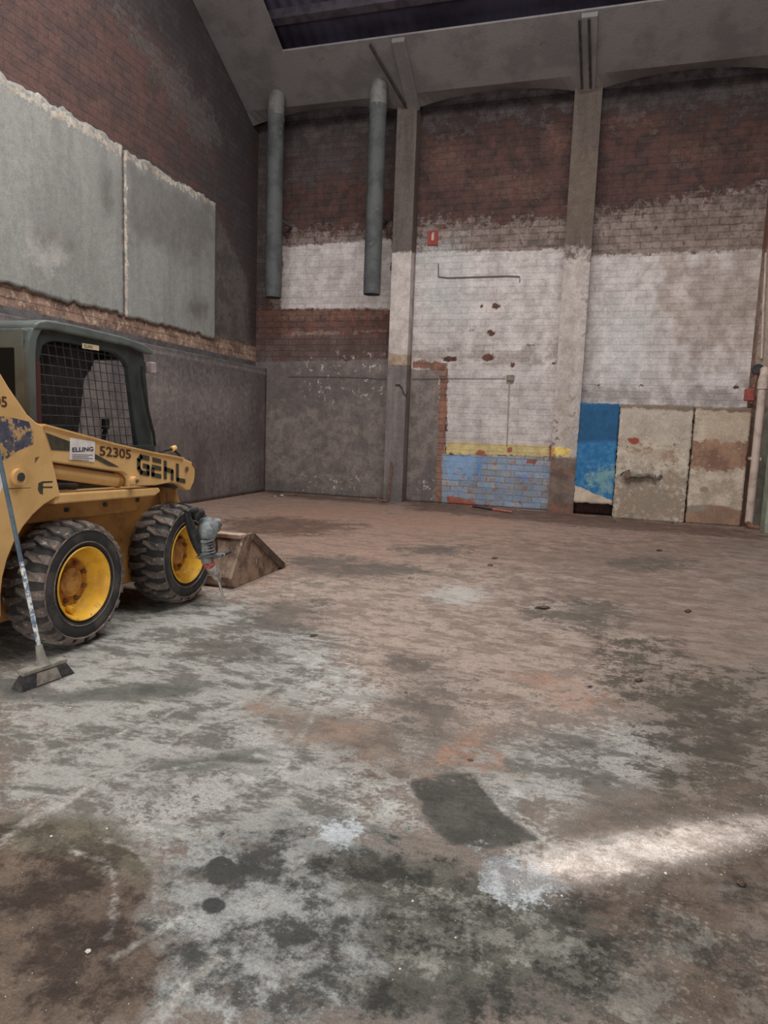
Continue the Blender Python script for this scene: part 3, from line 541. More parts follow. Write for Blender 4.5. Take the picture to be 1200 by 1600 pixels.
# =================================================================== hanging pipes
galv = mat('grey_pipe_paint', alb((74,76,77),g), alb((60,62,63),g), alb((86,85,82),g), scale=3, rough=.7, spot=6, bump=.05)
dark = mat('black_inside', (.012,.012,.012,1), rough=.9, bump=0)
def vent_pipe(X, Y, zb, label):
    r = .165; zt = rz(Y)-.02; path = [(X, Y, zb+.01), (X, Y, zt-.42)]
    root = empty('ventilation_pipe', (X, Y, zb), label, 'pipe', 'grey ventilation pipes hanging from the eave')
    m = MB(); m.lathe((X, Y, 0), [(zb, r-.012), (zb+.06, r-.012)], 32, 'z'); m.lathe((X, Y, 0), [(zb, r-.012), (zb, r), (zb+.05, r+.004), (zt-.55, r), (zt-.5, r+.012), (zt-.44, r+.012), (zt-.4, r)], 32, 'z')
    m.build('pipe_body', galv, root, smooth=True)
    MB().tube([(X, Y, zt-.42), (X, Y, zt-.22), (X, Y+.03, zt-.08), (X, Y+.10, zt+.06), (X, Y+.14, zt+.2)], [r+.002, r+.004, r, r-.01, r-.02], 28).build('elbow', mat('pale_elbow_paint', alb((100,98,95),g), alb((80,79,77),g), scale=5), root, smooth=True)
    MB().lathe((X, Y, 0), [(zb+.07, .001), (zb+.07, r-.01)], 32, 'z').build('dark_inside', dark, root)
    MB().box((X-.02, Y+.13, zb+1.6), (X+.02, YB, zb+1.65)).build('bracket', galv, root)
    return root
vent_pipe(-6.53, 13.2, 4.10, 'grey hanging pipe nearest the corner of the hall')
vent_pipe(-4.39, 13.2, 4.12, 'grey hanging pipe beside the left wall pillar')
rust = mat('rusty_steel', alb((112,80,64),g), alb((80,62,54),g), alb((58,48,44),g), scale=12, rough=.85)
blackm = mat('dark_metal', alb((58,54,52),g), alb((44,42,42),g), scale=10, rough=.7)
a_ = np.array((-4.35, 12.50, rz(12.50)-.05)); b_ = np.array((-3.98, 13.64, rz(13.64)-.05))
tag(MB().tube([a_, b_], .028, 8).build('brace_rod', blackm), 'dark slanting rod under the eave slab above the second pipe', 'rod')
for k, dx in enumerate((-.10, .05)):
    X = -.56+dx; tag(MB().tube([(X-.06, 12.50, rz(12.5)-.1), (X, 13.62, rz(13.62)-.1)], .022, 8).build('conduit', blackm),
        ('left' if k == 0 else 'right')+'hand one of two dark conduits on the roof rib above the tall pillar', 'conduit', 'pair of conduits on the roof rib')

# =================================================================== wall fixtures
def P3(x, y, Y): return np.array(on_y(x, y, Y))
redm = mat('sign_red', alb((142,56,48),1.2), alb((126,52,46),1.2), scale=8, rough=.5, bump=0); cream = mat('sign_white', alb((176,160,146),1.2), rough=.6, bump=0)
s0 = P3(669, 361, YB); s1 = P3(684, 383, YB)
sg = tag(MB().box((s0[0], YB-.025, s1[2]), (s1[0], YB-.004, s0[2])).build('fire_extinguisher_sign', redm, bevel=.003), 'small red sign with pale extinguisher symbol high on the white brick', 'sign')
cx, cz = (s0[0]+s1[0])/2, (s0[2]+s1[2])/2+.02
sm = MB().box((cx-.025, YB-.028, cz-.07), (cx+.025, YB-.0255, cz+.05)).box((cx-.012, YB-.028, cz+.05), (cx+.012, YB-.0255, cz+.07)).box((cx-.012, YB-.028, cz+.07), (cx+.04, YB-.0255, cz+.082))
sm.build('symbol', cream, sg)
faint = mat('grimy_cable', alb((96,88,84),g), alb((78,72,69),g), scale=20)
def wire(name, px, Y, r, mt, label, cat, n=6):
    return tag(MB().tube([P3(x, y, Y) for x, y in px], r, n).build(name, mt), label, cat)
wire('wall_conduit', [(685,412),(685,432),(700,434),(790,431),(812,432),(812,440)], YB-.02, .011, faint, 'thin dark conduit running level on the white wall below the red sign', 'conduit')
wire('wall_cable', [(450,588),(500,588),(560,589),(603,592),(603,592)], YB-.02, .006, faint, 'dark cable running level across the grey cement left of the pillar', 'cable')
wire('wall_cable', [(645,592),(690,591),(790,591)], YB-.02, .006, faint, 'dark cable running from the pillar to the small junction box', 'cable')
b0 = P3(792, 586, YB); b1 = P3(803, 596, YB); gbox = mat('box_plastic', alb((112,104,92),g), alb((90,84,76),g), scale=20)
jb = tag(MB().box((b0[0], YB-.06, b1[2]), (b1[0], YB-.004, b0[2])).build('junction_box', gbox, bevel=.008), 'small grey junction box on the white brick above the yellow stripe', 'box')
lid = MB().box((b0[0]+.015, YB-.068, b1[2]+.015), (b1[0]-.015, YB-.059, b0[2]-.015)).build('lid', gbox, jb)
wire('drop_conduit', [(796,597),(794,640),(792,697)], YB-.02, .012, mat('pale_conduit', alb((134,124,118),g), scale=20), 'thin pale conduit dropping from the junction box to the yellow stripe', 'conduit')
wire('wall_hook', [(618,601),(624,601),(628,606),(631,615),(635,619),(637,612)], YP-.02, .012, blackm, 'bent dark hook of wire on the grey pillar', 'hook')
# rusty bracket on the cream plaster
rb = empty('pipe_bracket', P3(1000, 755, 13.42), 'rusty horizontal pipe bracket on the cream plaster facing', 'bracket')
olive = mat('mossy_rust', alb((104,96,84),g), alb((78,72,64),g), alb((60,54,48),g), scale=14)
MB().tube([P3(982,743,13.385), P3(1000,744,13.385), P3(1014,742,13.385), P3(1022,745,13.385), P3(1023,751,13.40)], [.045,.04,.04,.045,.03], 10).build('pipe', olive, rb, smooth=True)
c_ = P3(980, 743, 13.42)
MB().tube([c_+(0,.025,0), c_+(0,-.05,0)], .085, 16).build('flange', olive, rb)
MB().tube([c_+(0,-.05,0), c_+(0,-.09,0)], .05, 12).build('plug', rust, rb)
MB().tube([P3(1033,742,13.44), P3(1028,748,13.42)], .03, 8).build('stub', olive, rb)
wire('wall_wire', [(969,742),(974,738),(984,734)], 13.43, .010, blackm, 'short bent wire above the rusty bracket', 'wire')
# drainpipe right
pm = mat('drainpipe_paint', alb((164,148,138),g), alb((142,126,116),g), alb((116,92,80),g), scale=5, rough=.7, slo=.64)
t0 = P3(1189, 606, 13.35); t1 = P3(1171, 808, 13.35)
dp = empty('drainpipe', (t1[0], 13.35, 0), 'pale vertical drainpipe at the right end of the back wall', 'pipe')
MB().tube([(t1[0], 13.35, .10), (t1[0], 13.35, t0[2])], .068, 20).build('pipe_body', pm, dp, smooth=True)
MB().tube([(t1[0], 13.35, t0[2]-.02), (t1[0]+.0, 13.35, t0[2]+.12), (t1[0]+.03, 13.42, t0[2]+.25), (t1[0]+.03, 13.5, t0[2]+.32)], [.085,.085,.075,.07], 20).build('socket', pm, dp, smooth=True)
MB().tube([(t1[0], 13.35, .12), (t1[0]+.01, 13.33, .05), (t1[0]+.09, 13.28, .03), (t1[0]+.18, 13.25, .035)], [.07,.06,.05,.045], 14).build('foot', rust, dp, smooth=True)
MB().box((t1[0]-.09, 13.33, 1.2), (t1[0]+.09, 13.52, 1.25)).build('clip', pm, dp)
vl = empty('rusty_valve', P3(1180, 600, 13.5), 'rusty dark valve above the drainpipe', 'valve')
a = P3(1184, 577, 13.62); MB().tube([a+(0,.07,0), a+(0,-.04,0)], .09, 14).build('valve_body', blackm, vl, smooth=True)
MB().tube([a, P3(1179,600,13.62), P3(1174,630,13.62)], .03, 8).build('stem', rust, vl)
a = P3(1171, 617, 13.62); MB().obox(a, (.08,0,0), (0,.05,0), (0,0,.11)).build('red_box', mat('dull_red', alb((132,62,58),g), alb((96,58,52),g), scale=14), vl, bevel=.02)
# thin vertical pipe on pillar
wire('thin_pipe', [(1197,395),(1193,480),(1190,560)], YP-.03, .02, pm, 'thin pale pipe running down the wall above the rusty valve', 'pipe')
# green cabinet side at the right edge
gm = mat('pale_green_paint', alb((128,136,122),g), alb((108,114,104),g), alb((112,88,74),g), scale=3)
a = P3(1186, 640, 13.1); b = P3(1180, 850, 13.1)
tag(MB().box((2.83, 12.75, 0), (3.5, 13.1, 2.16)).build('green_board', gm, bevel=.01), 'pale green board standing at the right edge by the drainpipe', 'board')
# L shaped rod and rods by the wall
Lr = [P3(612,722,13.62), P3(610,750,13.6), P3(606,780,13.56), P3(603,784,13.50), P3(597,783,13.42), P3(589,779,13.42)]
Lr = [np.array([p[0], p[1], max(p[2], .02)]) for p in Lr]
tag(MB().tube(Lr, .022, 8).build('bent_bar', rust), 'bent iron bar leaning on the wall at the foot of the left pillar', 'bar')
def fbar(name, a, b, r, mt, label):
    p = on_floor(*a, r); q = on_floor(*b, r); return tag(MB().tube([p, q], r, 8).build(name, mt), label, 'bar')
fbar('iron_bar', (739,791), (769,796), .022, blackm, 'black iron bar lying at the foot of the blue brick')
fbar('brick_red_bar', (770,796), (800,800), .022, mat('brick_red', alb((152,92,76),g), alb((120,80,68),g), scale=20), 'reddish bar lying end to end with the black bar')

# =================================================================== SKID STEER LOADER
yel = mat('faded_yellow_paint', alb((204,166,112),1.3), alb((192,154,100),1.3), alb((150,116,82),1.3), scale=2.5, rough=.5, spot=7, slo=.66, shi=.74, bump=.04)
yel2 = mat('ochre_paint', alb((176,130,74),1.2), alb((152,110,64),1.2), alb((90,68,50),1.2), scale=5, rough=.55, spot=9, slo=.60, shi=.68, bump=.05)
rimy = mat('rim_yellow', alb((220,172,58),1.25), alb((204,154,54),1.2), alb((146,100,62),1.1), scale=9, rough=.45, spot=16, slo=.60, shi=.68, bump=.03)
green = mat('grey_green_paint', alb((92,99,96),1.3), alb((80,85,83),1.3), alb((118,120,116),1.3), scale=4, rough=.5, spot=12, slo=.66, bump=.04)
dgreen = mat('dark_green_paint', alb((56,62,61),1.25), alb((46,50,50),1.2), scale=4, rough=.55, bump=.04)
blk = mat('black_rubber', (.018,.018,.018,1), (.03,.03,.03,1), scale=14, rough=.7)
seatm = mat('black_vinyl', (.022,.022,.024,1), (.04,.04,.042,1), scale=6, rough=.5)
t = NT('dusty_tyre')
c = t.mix(t.ramp(t.noise(4, 7, .65), .40, .60), alb((72,67,64),1.4), alb((106,96,89),1.4))
c = t.mix(t.ramp(t.noise(24, 6, .7), .55, .66), c, alb((140,130,122),1.4))
t.col(c); t.rough(.9); t.bump(t.noise(50, 6, .6), .4, .01); tyrem = t.m
t = NT('tyre_sidewall')
c = t.mix(t.ramp(t.noise(5, 6, .6), .45, .65), alb((46,46,47),1.4), alb((74,70,67),1.4)); t.col(c); t.rough(.75); t.bump(t.noise(60, 5, .6), .2, .006); sidem = t.m
mud = mat('muddy_steel', alb((132,112,96),1.4), alb((84,69,60),1.3), alb((158,142,128),1.35), scale=6, rough=.8, spot=12, slo=.58, shi=.66, bump=.3)
XC = -3.95
L = empty('skid_steer_loader', (XC, 4.2, 0), 'yellow skid steer loader with dark green cab and muddy bucket', 'loader')
def mir(f):        # part on the near side and its mirror on the far side
    return [f(1), f(-1)]
def sx(X, s): return X if s == 1 else 2*XC-X

# chassis
m = MB().box((-4.47, 2.55, .22), (-3.43, 5.05, .94)); m.prism([(-4.42, 5.05, .94), (-4.42, 5.2, .80), (-4.42, 5.2, .30), (-4.42, 5.05, .22)], (.94, 0, 0))
chs = m.build('chassis', yel2, L, bevel=.015)
eng = MB().prism([(-4.47, 2.2, .45), (-4.47, 2.2, 1.25), (-4.47, 2.4, 1.45), (-4.47, 3.5, 1.50), (-4.47, 3.5, .9), (-4.47, 2.6, .3)], (1.04, 0, 0))
eng.build('engine_hood', yel, L, bevel=.03)
for s in (1, -1):
    # rear upright (tower) plates, fender and arms
    X0, X1 = sx(-3.27, s), sx(-3.20, s)
    arch = [(3.65+.60*math.cos(a), .42+.60*math.sin(a)) for a in [math.radians(q) for q in (105, 115, 125, 135, 145, 155, 165, 175)]]
    tw = [(2.30,.62),(2.22,1.45),(2.40,2.02),(2.78,2.06),(3.09,1.74),(3.15,1.66),(3.28,1.51),(3.345,1.465),(3.40,1.445),(3.47,1.23),(3.525,1.03),(3.53,.995)] + arch + [(3.05,.34),(2.6,.34)]
    tower = MB().plate(X0, X1, tw).build('upright', yel, L, bevel=.008)
    MB().box((min(sx(-3.47,s),X0), 2.3, .5), (max(sx(-3.47,s),X0), 2.9, 2.0)).build('upright_box', yel, tower)
    Xa, Xb = sx(-3.30, s), sx(-3.205, s)
    armtop = [(3.407, 1.45), (3.8, 1.376), (4.054, 1.327), (4.476, 1.26), (4.742, 1.226), (4.894, 1.204), (5.026, 1.168)]
    arm = armtop + [(5.07,1.11),(5.07,1.05),(5.055,1.00),(5.00,.935),(4.95,.935),(4.90,.96),(4.84,.99),(4.74,1.015),(4.53,1.005),(4.215,1.02),(4.20,1.10),(4.15,1.125),(3.46,1.225),(3.43,1.32)]
    armo = MB().plate(Xa, Xb, arm).build('lift_arm', yel, L, bevel=.008)
    MB().prism([(sx(-3.30,s), y, z+.006) for y, z in armtop[:-1]]+[(sx(-3.30,s), y, z-.006) for y, z in armtop[:-1][::-1]], (s*.107, 0, 0)).build('flange', yel, armo)
    # drop link down to the bucket
    MB().plate(sx(-3.50, s), sx(-3.38, s), [(4.86,1.06),(5.02,1.0),(5.17,.72),(5.30,.30),(5.42,.20),(5.30,.12),(5.12,.22),(4.95,.60)]).build('arm_drop', yel2, L, bevel=.01)
    MB().box((min(sx(-3.49,s),sx(-3.25,s)), 4.84, .96), (max(sx(-3.49,s),sx(-3.25,s)), 5.0, 1.05)).build('cross_pin', blackm, armo)
    # hydraulic ram lying in the slot of the arm
    Xr = sx(-3.275, s)
    ram = MB().tube([(Xr, 3.50, 1.165), (Xr, 4.15, 1.062)], .047, 18).build('hydraulic_ram', yel, L, smooth=True)
    MB().tube([(Xr, 4.13, 1.066), (Xr, 4.175, 1.058)], .052, 18).build('end_collar', yel2, ram, smooth=True)
    MB().tube([(Xr, 4.17, 1.06), (Xr, 4.27, 1.055)], .022, 12).build('ram_rod', blackm, ram)
    # fender shelf
    f = MB().prism([(sx(-3.45,s),3.50,1.02),(sx(-3.45,s),4.575,.985),(sx(-3.45,s),4.60,.955),(sx(-3.45,s),4.53,.925),(sx(-3.45,s),3.50,.955)], (s*.24, 0, 0)).build('fender', yel, L, bevel=.01)
    pn = MB().plate(sx(-3.45, s), sx(-3.36, s), [(3.40,.96),(4.56,.93),(4.50,.80),(3.40,.83)]).build('side_panel', yel2, L, bevel=.004)
    for yb in (3.75, 4.13, 4.50):
        MB().tube([(sx(-3.37,s), yb, .885), (sx(-3.345,s), yb, .885)], .017, 6).build('bolt', blackm, pn)
    MB().box((min(sx(-3.5,s),sx(-3.44,s)), 3.45, 1.0), (max(sx(-3.5,s),sx(-3.44,s)), 4.85, 1.3)).build('arm_backing', dgreen, L)
    # pins
    py, pz = on_x(27, 745, -3.2)[1:]
    pin = MB().tube([(sx(-3.21,s), py, pz), (sx(-3.175,s), py, pz)], .048, 24).build('pivot_pin', yel, tower, smooth=True)
    MB().tube([(sx(-3.18,s), py+.0, pz), (sx(-3.168,s), py, pz)], .026, 12).build('pin_bolt', blackm, tower)
    py, pz = on_x(207, 751, -3.2)[1:]
    MB().tube([(sx(-3.21,s), py, pz), (sx(-3.165,s), py, pz)], .032, 20).build('ram_pin', yel, armo, smooth=True)
    MB().tube([(sx(-3.167,s), py, pz), (sx(-3.155,s), py, pz)], .014, 10).build('pin_bolt', rust, armo)
    py, pz = on_x(292, 733, -3.2)[1:]
    MB().tube([(sx(-3.21,s), py, pz), (sx(-3.197,s), py, pz)], .022, 8).build('tip_bolt', rust, armo)

# ---- paint marks and lettering on the near side (all on the X = -3.2 face)
mk = mat('dark_marking_paint', alb((58,56,48),1.4), alb((72,66,52),1.4), scale=30, rough=.6, bump=0)
bluemk = mat('worn_navy_decal', alb((62,64,84),1.4), alb((84,84,92),1.4), alb((172,140,98),1.4), scale=14, spot=16, slo=.50, shi=.56, bump=0)
whitem = mat('white_sticker', alb((214,206,204),1.4), alb((196,188,186),1.4), scale=6, rough=.5, bump=0)
armn = [o for o in bpy.data.objects if o.name == 'lift_arm'][0]; twn = [o for o in bpy.data.objects if o.name == 'upright'][0]
def decal(name, pts, mt, parent, X=-3.2035, th=.0015, lab=None):
    o = MB().prism([(X, *on_x(x, y, -3.2)[1:]) for x, y in pts], (th, 0, 0)).build(name, mt, parent)
    if lab: o['label'] = lab
    return o
decal('dark_stripe', [(72,676),(110,690),(110,705),(81,703)], mk, armn)
decal('dark_stripe', [(149,709),(187,730),(170,728),(149,717)], mk, armn)
stk = decal('sticker', [(110,684),(149,690),(148,722),(109,718)], whitem, armn, X=-3.203, th=.002, lab='white rental sticker')
decal('navy_decal', [(3,650),(25,654),(45,659),(52,676),(52,694),(28,704),(10,717),(0,720),(-8,700),(-8,652)], bluemk, twn, X=-3.2005, lab='worn navy and white decal')
decal('white_patch', [(-8,732),(6,730),(6,755),(-8,790)], whitem, twn, X=-3.2005)
def text(name, s, p0, p1, height, mt, parent, X, slant=0, bold=0.0):
    """text running from (Y,Z) p0 to p1 on a face looking toward +X"""
    cu = bpy.data.curves.new('tmp', 'FONT'); cu.body = s; cu.size = 1; cu.offset = bold; cu.resolution_u = 3
    ob = bpy.data.objects.new('tmp', cu); COL.objects.link(ob); bpy.context.view_layer.update()
    me = ob.evaluated_get(bpy.context.evaluated_depsgraph_get()).to_mesh()
    v = np.array([q.co[:] for q in me.vertices]); fs = [tuple(p.vertices) for p in me.polygons]; ob.evaluated_get(bpy.context.evaluated_depsgraph_get()).to_mesh_clear()
    bpy.data.objects.remove(ob); bpy.data.curves.remove(cu)
    x = (v[:,0]-v[:,0].min())/(v[:,0].max()-v[:,0].min()); y = (v[:,1]-v[:,1].min())/(v[:,1].max()-v[:,1].min())*height
    Y = p0[0]+(p1[0]-p0[0])*x+slant*y; Z = p0[1]+(p1[1]-p0[1])*x+y
    m = MB(); m.add(list(zip(np.full(len(Y), X), Y, Z)), fs)
    o = m.build(name, mt, parent); return o
yz = lambda x, y: tuple(on_x(x, y, -3.2)[1:])
brn = mat('brown_stencil_paint', alb((66,42,30),1.3), alb((84,56,40),1.3), scale=40, rough=.7, bump=0)
text('stencil_number', '52305', yz(156,712), yz(205,717.5), .068, brn, armn, -3.2015, bold=.02)
text('stencil_number', '52305', yz(-42,632), yz(11,637), .062, brn, twn, -3.1985, bold=.02)
navy = mat('navy_print', alb((52,52,72),1.3), bump=0)
text('sticker_lettering', 'ELLING', yz(113,706.5), yz(146,705), .030, navy, armn, -3.1998, bold=.03)
for k in range(4):
    y = 710+k*2.7; w_ = (113, 145-6*(k % 2)); decal('sticker_line', [(w_[0],y),(w_[1],y+.8),(w_[1],y+1.6),(w_[0],y+.8)], navy, armn, X=-3.2005, th=.0007)
# GEHL lettering: blocky outlined strokes
def gl(u, v):     # u across 0..4.4, v 0..1 up
    a = np.array(yz(215,740)); b = np.array(yz(291,755)); h = .142
    return (a[0]+(b[0]-a[0])*u/4.4, a[1]+(b[1]-a[1])*u/4.4+h*v)
m = MB()
def stroke(pts, w=.26):
    for (u0, v0), (u1, v1) in zip(pts[:-1], pts[1:]):
        du, dv = u1-u0, (v1-v0)*1.05; l_ = math.hypot(du, dv); nx, ny = -dv/l_*w/2, du/l_*w/2/1.05*1.0
        ex, ey = du/l_*w*.3, dv/l_*w*.3
        m.prism([(-3.2035, *gl(u0-ex+nx, v0-ey+ny)), (-3.2035, *gl(u1+ex+nx, v1+ey+ny)), (-3.2035, *gl(u1+ex-nx, v1+ey-ny)), (-3.2035, *gl(u0-ex-nx, v0-ey-ny))], (.0025, 0, 0))
stroke([(.92,.92),(.30,.92),(.12,.72),(.12,.30),(.32,.10),(.90,.10),(.90,.48),(.55,.48)])
stroke([(1.95,.92),(1.35,.92)]); stroke([(1.95,.52),(1.30,.52)]); stroke([(1.95,.10),(1.25,.10)]); stroke([(1.30,.10),(1.30,.40)]); 
stroke([(2.40,.08),(2.40,.94)]); stroke([(2.40,.55),(3.05,.52),(3.05,.08)]);
stroke([(3.55,.94),(3.55,.10),(4.25,.10)])
m.build('maker_lettering', mk, armn)
# F shaped mark on the upright
m = MB()
for pts in ([(60,755),(66,752),(82,751.5),(82,754),(67,755),(67,773),(62,771),(59,765)], [(67,760),(82,760),(82,762.5),(67,762.5)]):
    m.prism([(-3.2005, *yz(x, y)) for x, y in pts], (.0015, 0, 0))
m.build('letter_mark', mk, twn)
decal('scratch', [(12,763),(48,761.5),(48,762.5),(12,764.5)], rust, twn, X=-3.2005, th=.001)
decal('scratch', [(55,715),(62,713),(58,719),(54,724)], rust, twn, X=-3.2005, th=.001)
decal('chip', [(300,723),(305,724),(306,732),(301,727)], rust, armn, X=-3.203, th=.002)

# ---- cab
def shade_sheet_mat():
    t = NT('dark_side_glass'); t.col((.012,.013,.015,1)); t.rough(.25); return t.m
XR, XLf = -3.50, -4.40
cab = MB()
# lower tub
cab.box((XLf, 3.60, .94), (XR, 4.86, 1.22))
cabo = cab.build('cab_tub', dgreen, L, bevel=.01)
def side_frame(X0, X1):
    out = [(3.62,1.2),(3.60,1.9),(3.64,2.02),(3.72,2.08),(3.90,2.10),(4.75,2.08),(4.80,2.0),(4.92,1.2)]
    inn = [(3.72,1.28),(3.70,1.86),(3.73,1.96),(3.80,2.0),(3.92,2.01),(4.44,2.0),(4.55,1.96),(4.60,1.90),(4.71,1.28)]
    # ring made of quads between outer and inner outlines
    def res(poly, n):
        P = [np.array(p) for p in poly]; seg = [np.linalg.norm(b-a) for a, b in zip(P[:-1], P[1:])]; T = np.linspace(0, sum(seg), n); o = []
        for t in T:
            k = 0
            while k < len(seg)-1 and t > seg[k]: t -= seg[k]; k += 1
            o.append(P[k]+(P[k+1]-P[k])*min(1, t/seg[k]))
        return o
    A, B = res(out, 40), res(inn, 40); m = MB(); n = 40
    vs = [(X0, *p) for p in A]+[(X0, *p) for p in B]+[(X1, *p) for p in A]+[(X1, *p) for p in B]; fs = []
    for i in range(n-1):
        fs += [(i, i+1, n+i+1, n+i), (2*n+i, 3*n+i, 3*n+i+1, 2*n+i+1), (i, 2*n+i, 2*n+i+1, i+1), (n+i, n+i+1, 3*n+i+1, 3*n+i)]
    fs += [(0, n, 3*n, 2*n), (n-1, 3*n-1, 4*n-1, 2*n-1)]
    m.add(vs, fs)
    m.box((X0, 3.62, 1.1), (X1, 4.90, 1.28))
    return m
fr = side_frame(XR-.05, XR).build('cab_side_frame', dgreen, L, bevel=.008)
fr2 = side_frame(XLf, XLf+.05).build('cab_side_frame', green, L, bevel=.008)
# wire mesh in each side window
wirem = mat('mesh_wire', alb((66,68,68),1.2), alb((50,50,50),1.2), scale=20, bump=0)
for X, parent in ((XR-.03, fr), (XLf+.03, fr2)):
    m = MB()
    for k in range(18):
        y0 = 3.52+k*.070
        y1 = y0+.12
        a = np.array((X, y1-.0, 1.28)); b = np.array((X, y0, 2.0))
        if k < 3: continue
        b[1] = y0+.0
        # keep bars inside the frame opening
        if b[1] > 4.56: continue
        m.tube([(X, min(y1, 4.70), 1.27), (X, b[1], 2.005)], .0034, 5)
    for k in range(11):
        z = 1.31+k*.0665; m.tube([(X, 3.70, z), (X, 4.72-(z-1.28)*.17, z)], .0034, 5)
    m.build('wire_mesh', wirem, parent)
MB().box((XLf+.015, 3.66, 1.25), (XLf+.022, 4.66, 2.02)).build('side_glass', shade_sheet_mat(), fr2)  # opaque black sheet added so the cab interior reads as shaded
# roof, rounded, with front overhang
prof = [(3.63,2.05),(3.64,2.085),(3.68,2.11),(3.74,2.125),(3.95,2.135),(4.50,2.125),(4.76,2.10),(4.88,2.07),(4.87,2.03),(4.78,2.03),(4.60,2.06),(3.8,2.07),(3.70,2.06)]
m = MB().prism([(XLf-.03, y, z) for y, z in prof], (XR-XLf+.06, 0, 0)); m.build('cab_roof', green, L, bevel=.014, seg=3)
for q0, q1, par in ((XR-.075, XR+.022, fr), (XLf-.022, XLf+.075, fr2)):
    MB().plate(q0, q1, [(3.578,1.1),(3.578,1.90),(3.59,1.98),(3.62,2.05),(3.67,2.10),(3.74,2.128),(3.86,2.138),(3.86,2.10),(3.76,2.085),(3.70,2.05),(3.665,1.99),(3.65,1.90),(3.65,1.1)]).build('corner_post', green, par, bevel=.012, seg=3)
# rear face of the cab: rails, posts and dark window
rr = MB().box((XLf+.01, 3.572, 1.93), (XR-.01, 3.628, 2.05)).box((XLf+.01, 3.58, 1.1), (XR-.01, 3.62, 1.42)).box((XLf+.01, 3.575, 1.1), (XLf+.08, 3.625, 1.99)).box((XR-.085, 3.575, 1.1), (XR-.01, 3.625, 1.99))
rr = rr.build('cab_rear_frame', green, L, bevel=.01)
t = NT('dark_window_glass'); t.col((.012,.013,.015,1)); t.rough(.55); t.b.inputs['Specular IOR Level'].default_value = .1; glassm = t.m
MB().box((XLf+.07, 3.595, 1.4), (XR-.07, 3.605, 1.95)).build('rear_window', glassm, rr)
MB().box((XR-.004, 3.662, 1.45), (XR+.006, 3.70, 1.86)).build('red_strip', mat('dark_red_strip', alb((74,44,42),1.3), bump=0), fr)
# front posts and header
fp = MB().box((XLf+.06, 4.70, 1.97), (XR-.06, 4.78, 2.06)).build('front_header', dgreen, L, bevel=.01)
# black head-rest bulk, filled out to stand for shade in the cab's rear
MB().plate(-3.98, -3.60, [(3.70,1.25),(4.14,1.25),(4.20,1.55),(4.24,1.78),(4.34,1.90),(4.36,2.02),(3.70,2.02)]).build('seat_surround', seatm, L, bevel=.02)
stc = MB().prism([(XR+.001, *on_x(x, y, XR)[1:]) for x, y in [(128,536),(154,540),(154,548),(128,544)]], (.003, 0, 0)).build('roof_sticker', mat('cream_sticker', alb((196,184,150),1.4), bump=0), fr)
_y = lambda x, y: tuple(on_x(x, y, XR)[1:])
text('roof_sticker_lettering', 'ELLING', _y(131,543), _y(144,545), .022, brn, fr, XR+.0045, bold=.02)
# seat, controls
s_ = MB().box((-4.18, 3.80, 1.02), (-3.72, 4.22, 1.28)).build('seat', seatm, L, bevel=.05)
MB().obox((-3.95, 3.80, 1.58), (.21,0,0), (0,.05,.0), (0,-.04,.32)).build('seat_back', seatm, s_, bevel=.04)
MB().tube([(-3.66, 4.45, 1.2), (-3.64, 4.5, 1.42)], .018, 8).tube([(-3.64,4.5,1.42),(-3.64,4.5,1.5)], .03, 10).build('control_lever', blk, L)
MB().tube([(-4.24, 4.45, 1.2), (-4.26, 4.5, 1.42)], .018, 8).tube([(-4.26,4.5,1.42),(-4.26,4.5,1.5)], .03, 10).build('control_lever', blk, L)
MB().box((-4.3, 4.45, .98), (-3.6, 4.85, 1.12)).build('foot_panel', dgreen, L)
# safety bar folded up
MB().tube([(-3.62, 3.72, 1.72), (-3.62, 4.05, 1.95), (-3.62, 4.3, 1.86), (-3.7, 4.34, 1.84), (-4.2, 4.34, 1.84), (-4.28, 4.3, 1.86), (-4.28, 4.05, 1.95), (-4.28, 3.72, 1.72)], .02, 10).build('safety_bar', blk, L, smooth=True)
MB().obox((-3.75, 3.85, 1.83), (.10,0,0), (0,.03,.0), (0,.015,.09)).build('headrest_pad', seatm, L, bevel=.02)
# work lamp and hose at the front of the cab
MB().box((-3.53, 4.83, 1.88), (-3.45, 4.89, 1.97)).build('work_lamp', mat('lamp_grey', alb((168,158,156),1.3), alb((140,128,126),1.3), bump=0), L, bevel=.01)
hp = [tuple(on_x(x, y, -3.46)) for x, y in [(222,572),(222,590),(227,620),(233,650),(240,678),(242,697)]]
MB().tube(hp, .012, 8).build('front_hose', blk, L, smooth=True)
hp = [tuple(on_x(x, y, -3.28)) for x, y in [(250,707),(258,704),(266,702),(274,705),(281,712),(284,720)]]
MB().tube(hp, .011, 8).build('arm_hose', blk, L, smooth=True)
hp = on_x(268, 702, -3.28); MB().tube([hp, hp+np.array((0,.05,.012))], .022, 10).build('hose_fitting', yel, L)
# arms of the mirror cross member
MB().tube([(-4.6, 5.02, .98), (-3.3, 5.02, .98)], .05, 14).build('cross_tube', yel2, L, smooth=True)
# black plate standing in for shade under the near arm, and a hydraulic fitting
m = MB().box((-3.46, 3.52, 1.03), (-3.43, 4.82, 1.22)); m.build('gap_shadow_plate', blk, L)
MB().tube([(-3.40,3.55,1.03),(-3.38,3.7,1.045),(-3.40,3.9,1.03)], .022, 8).build('pipe_fitting', blackm, L)

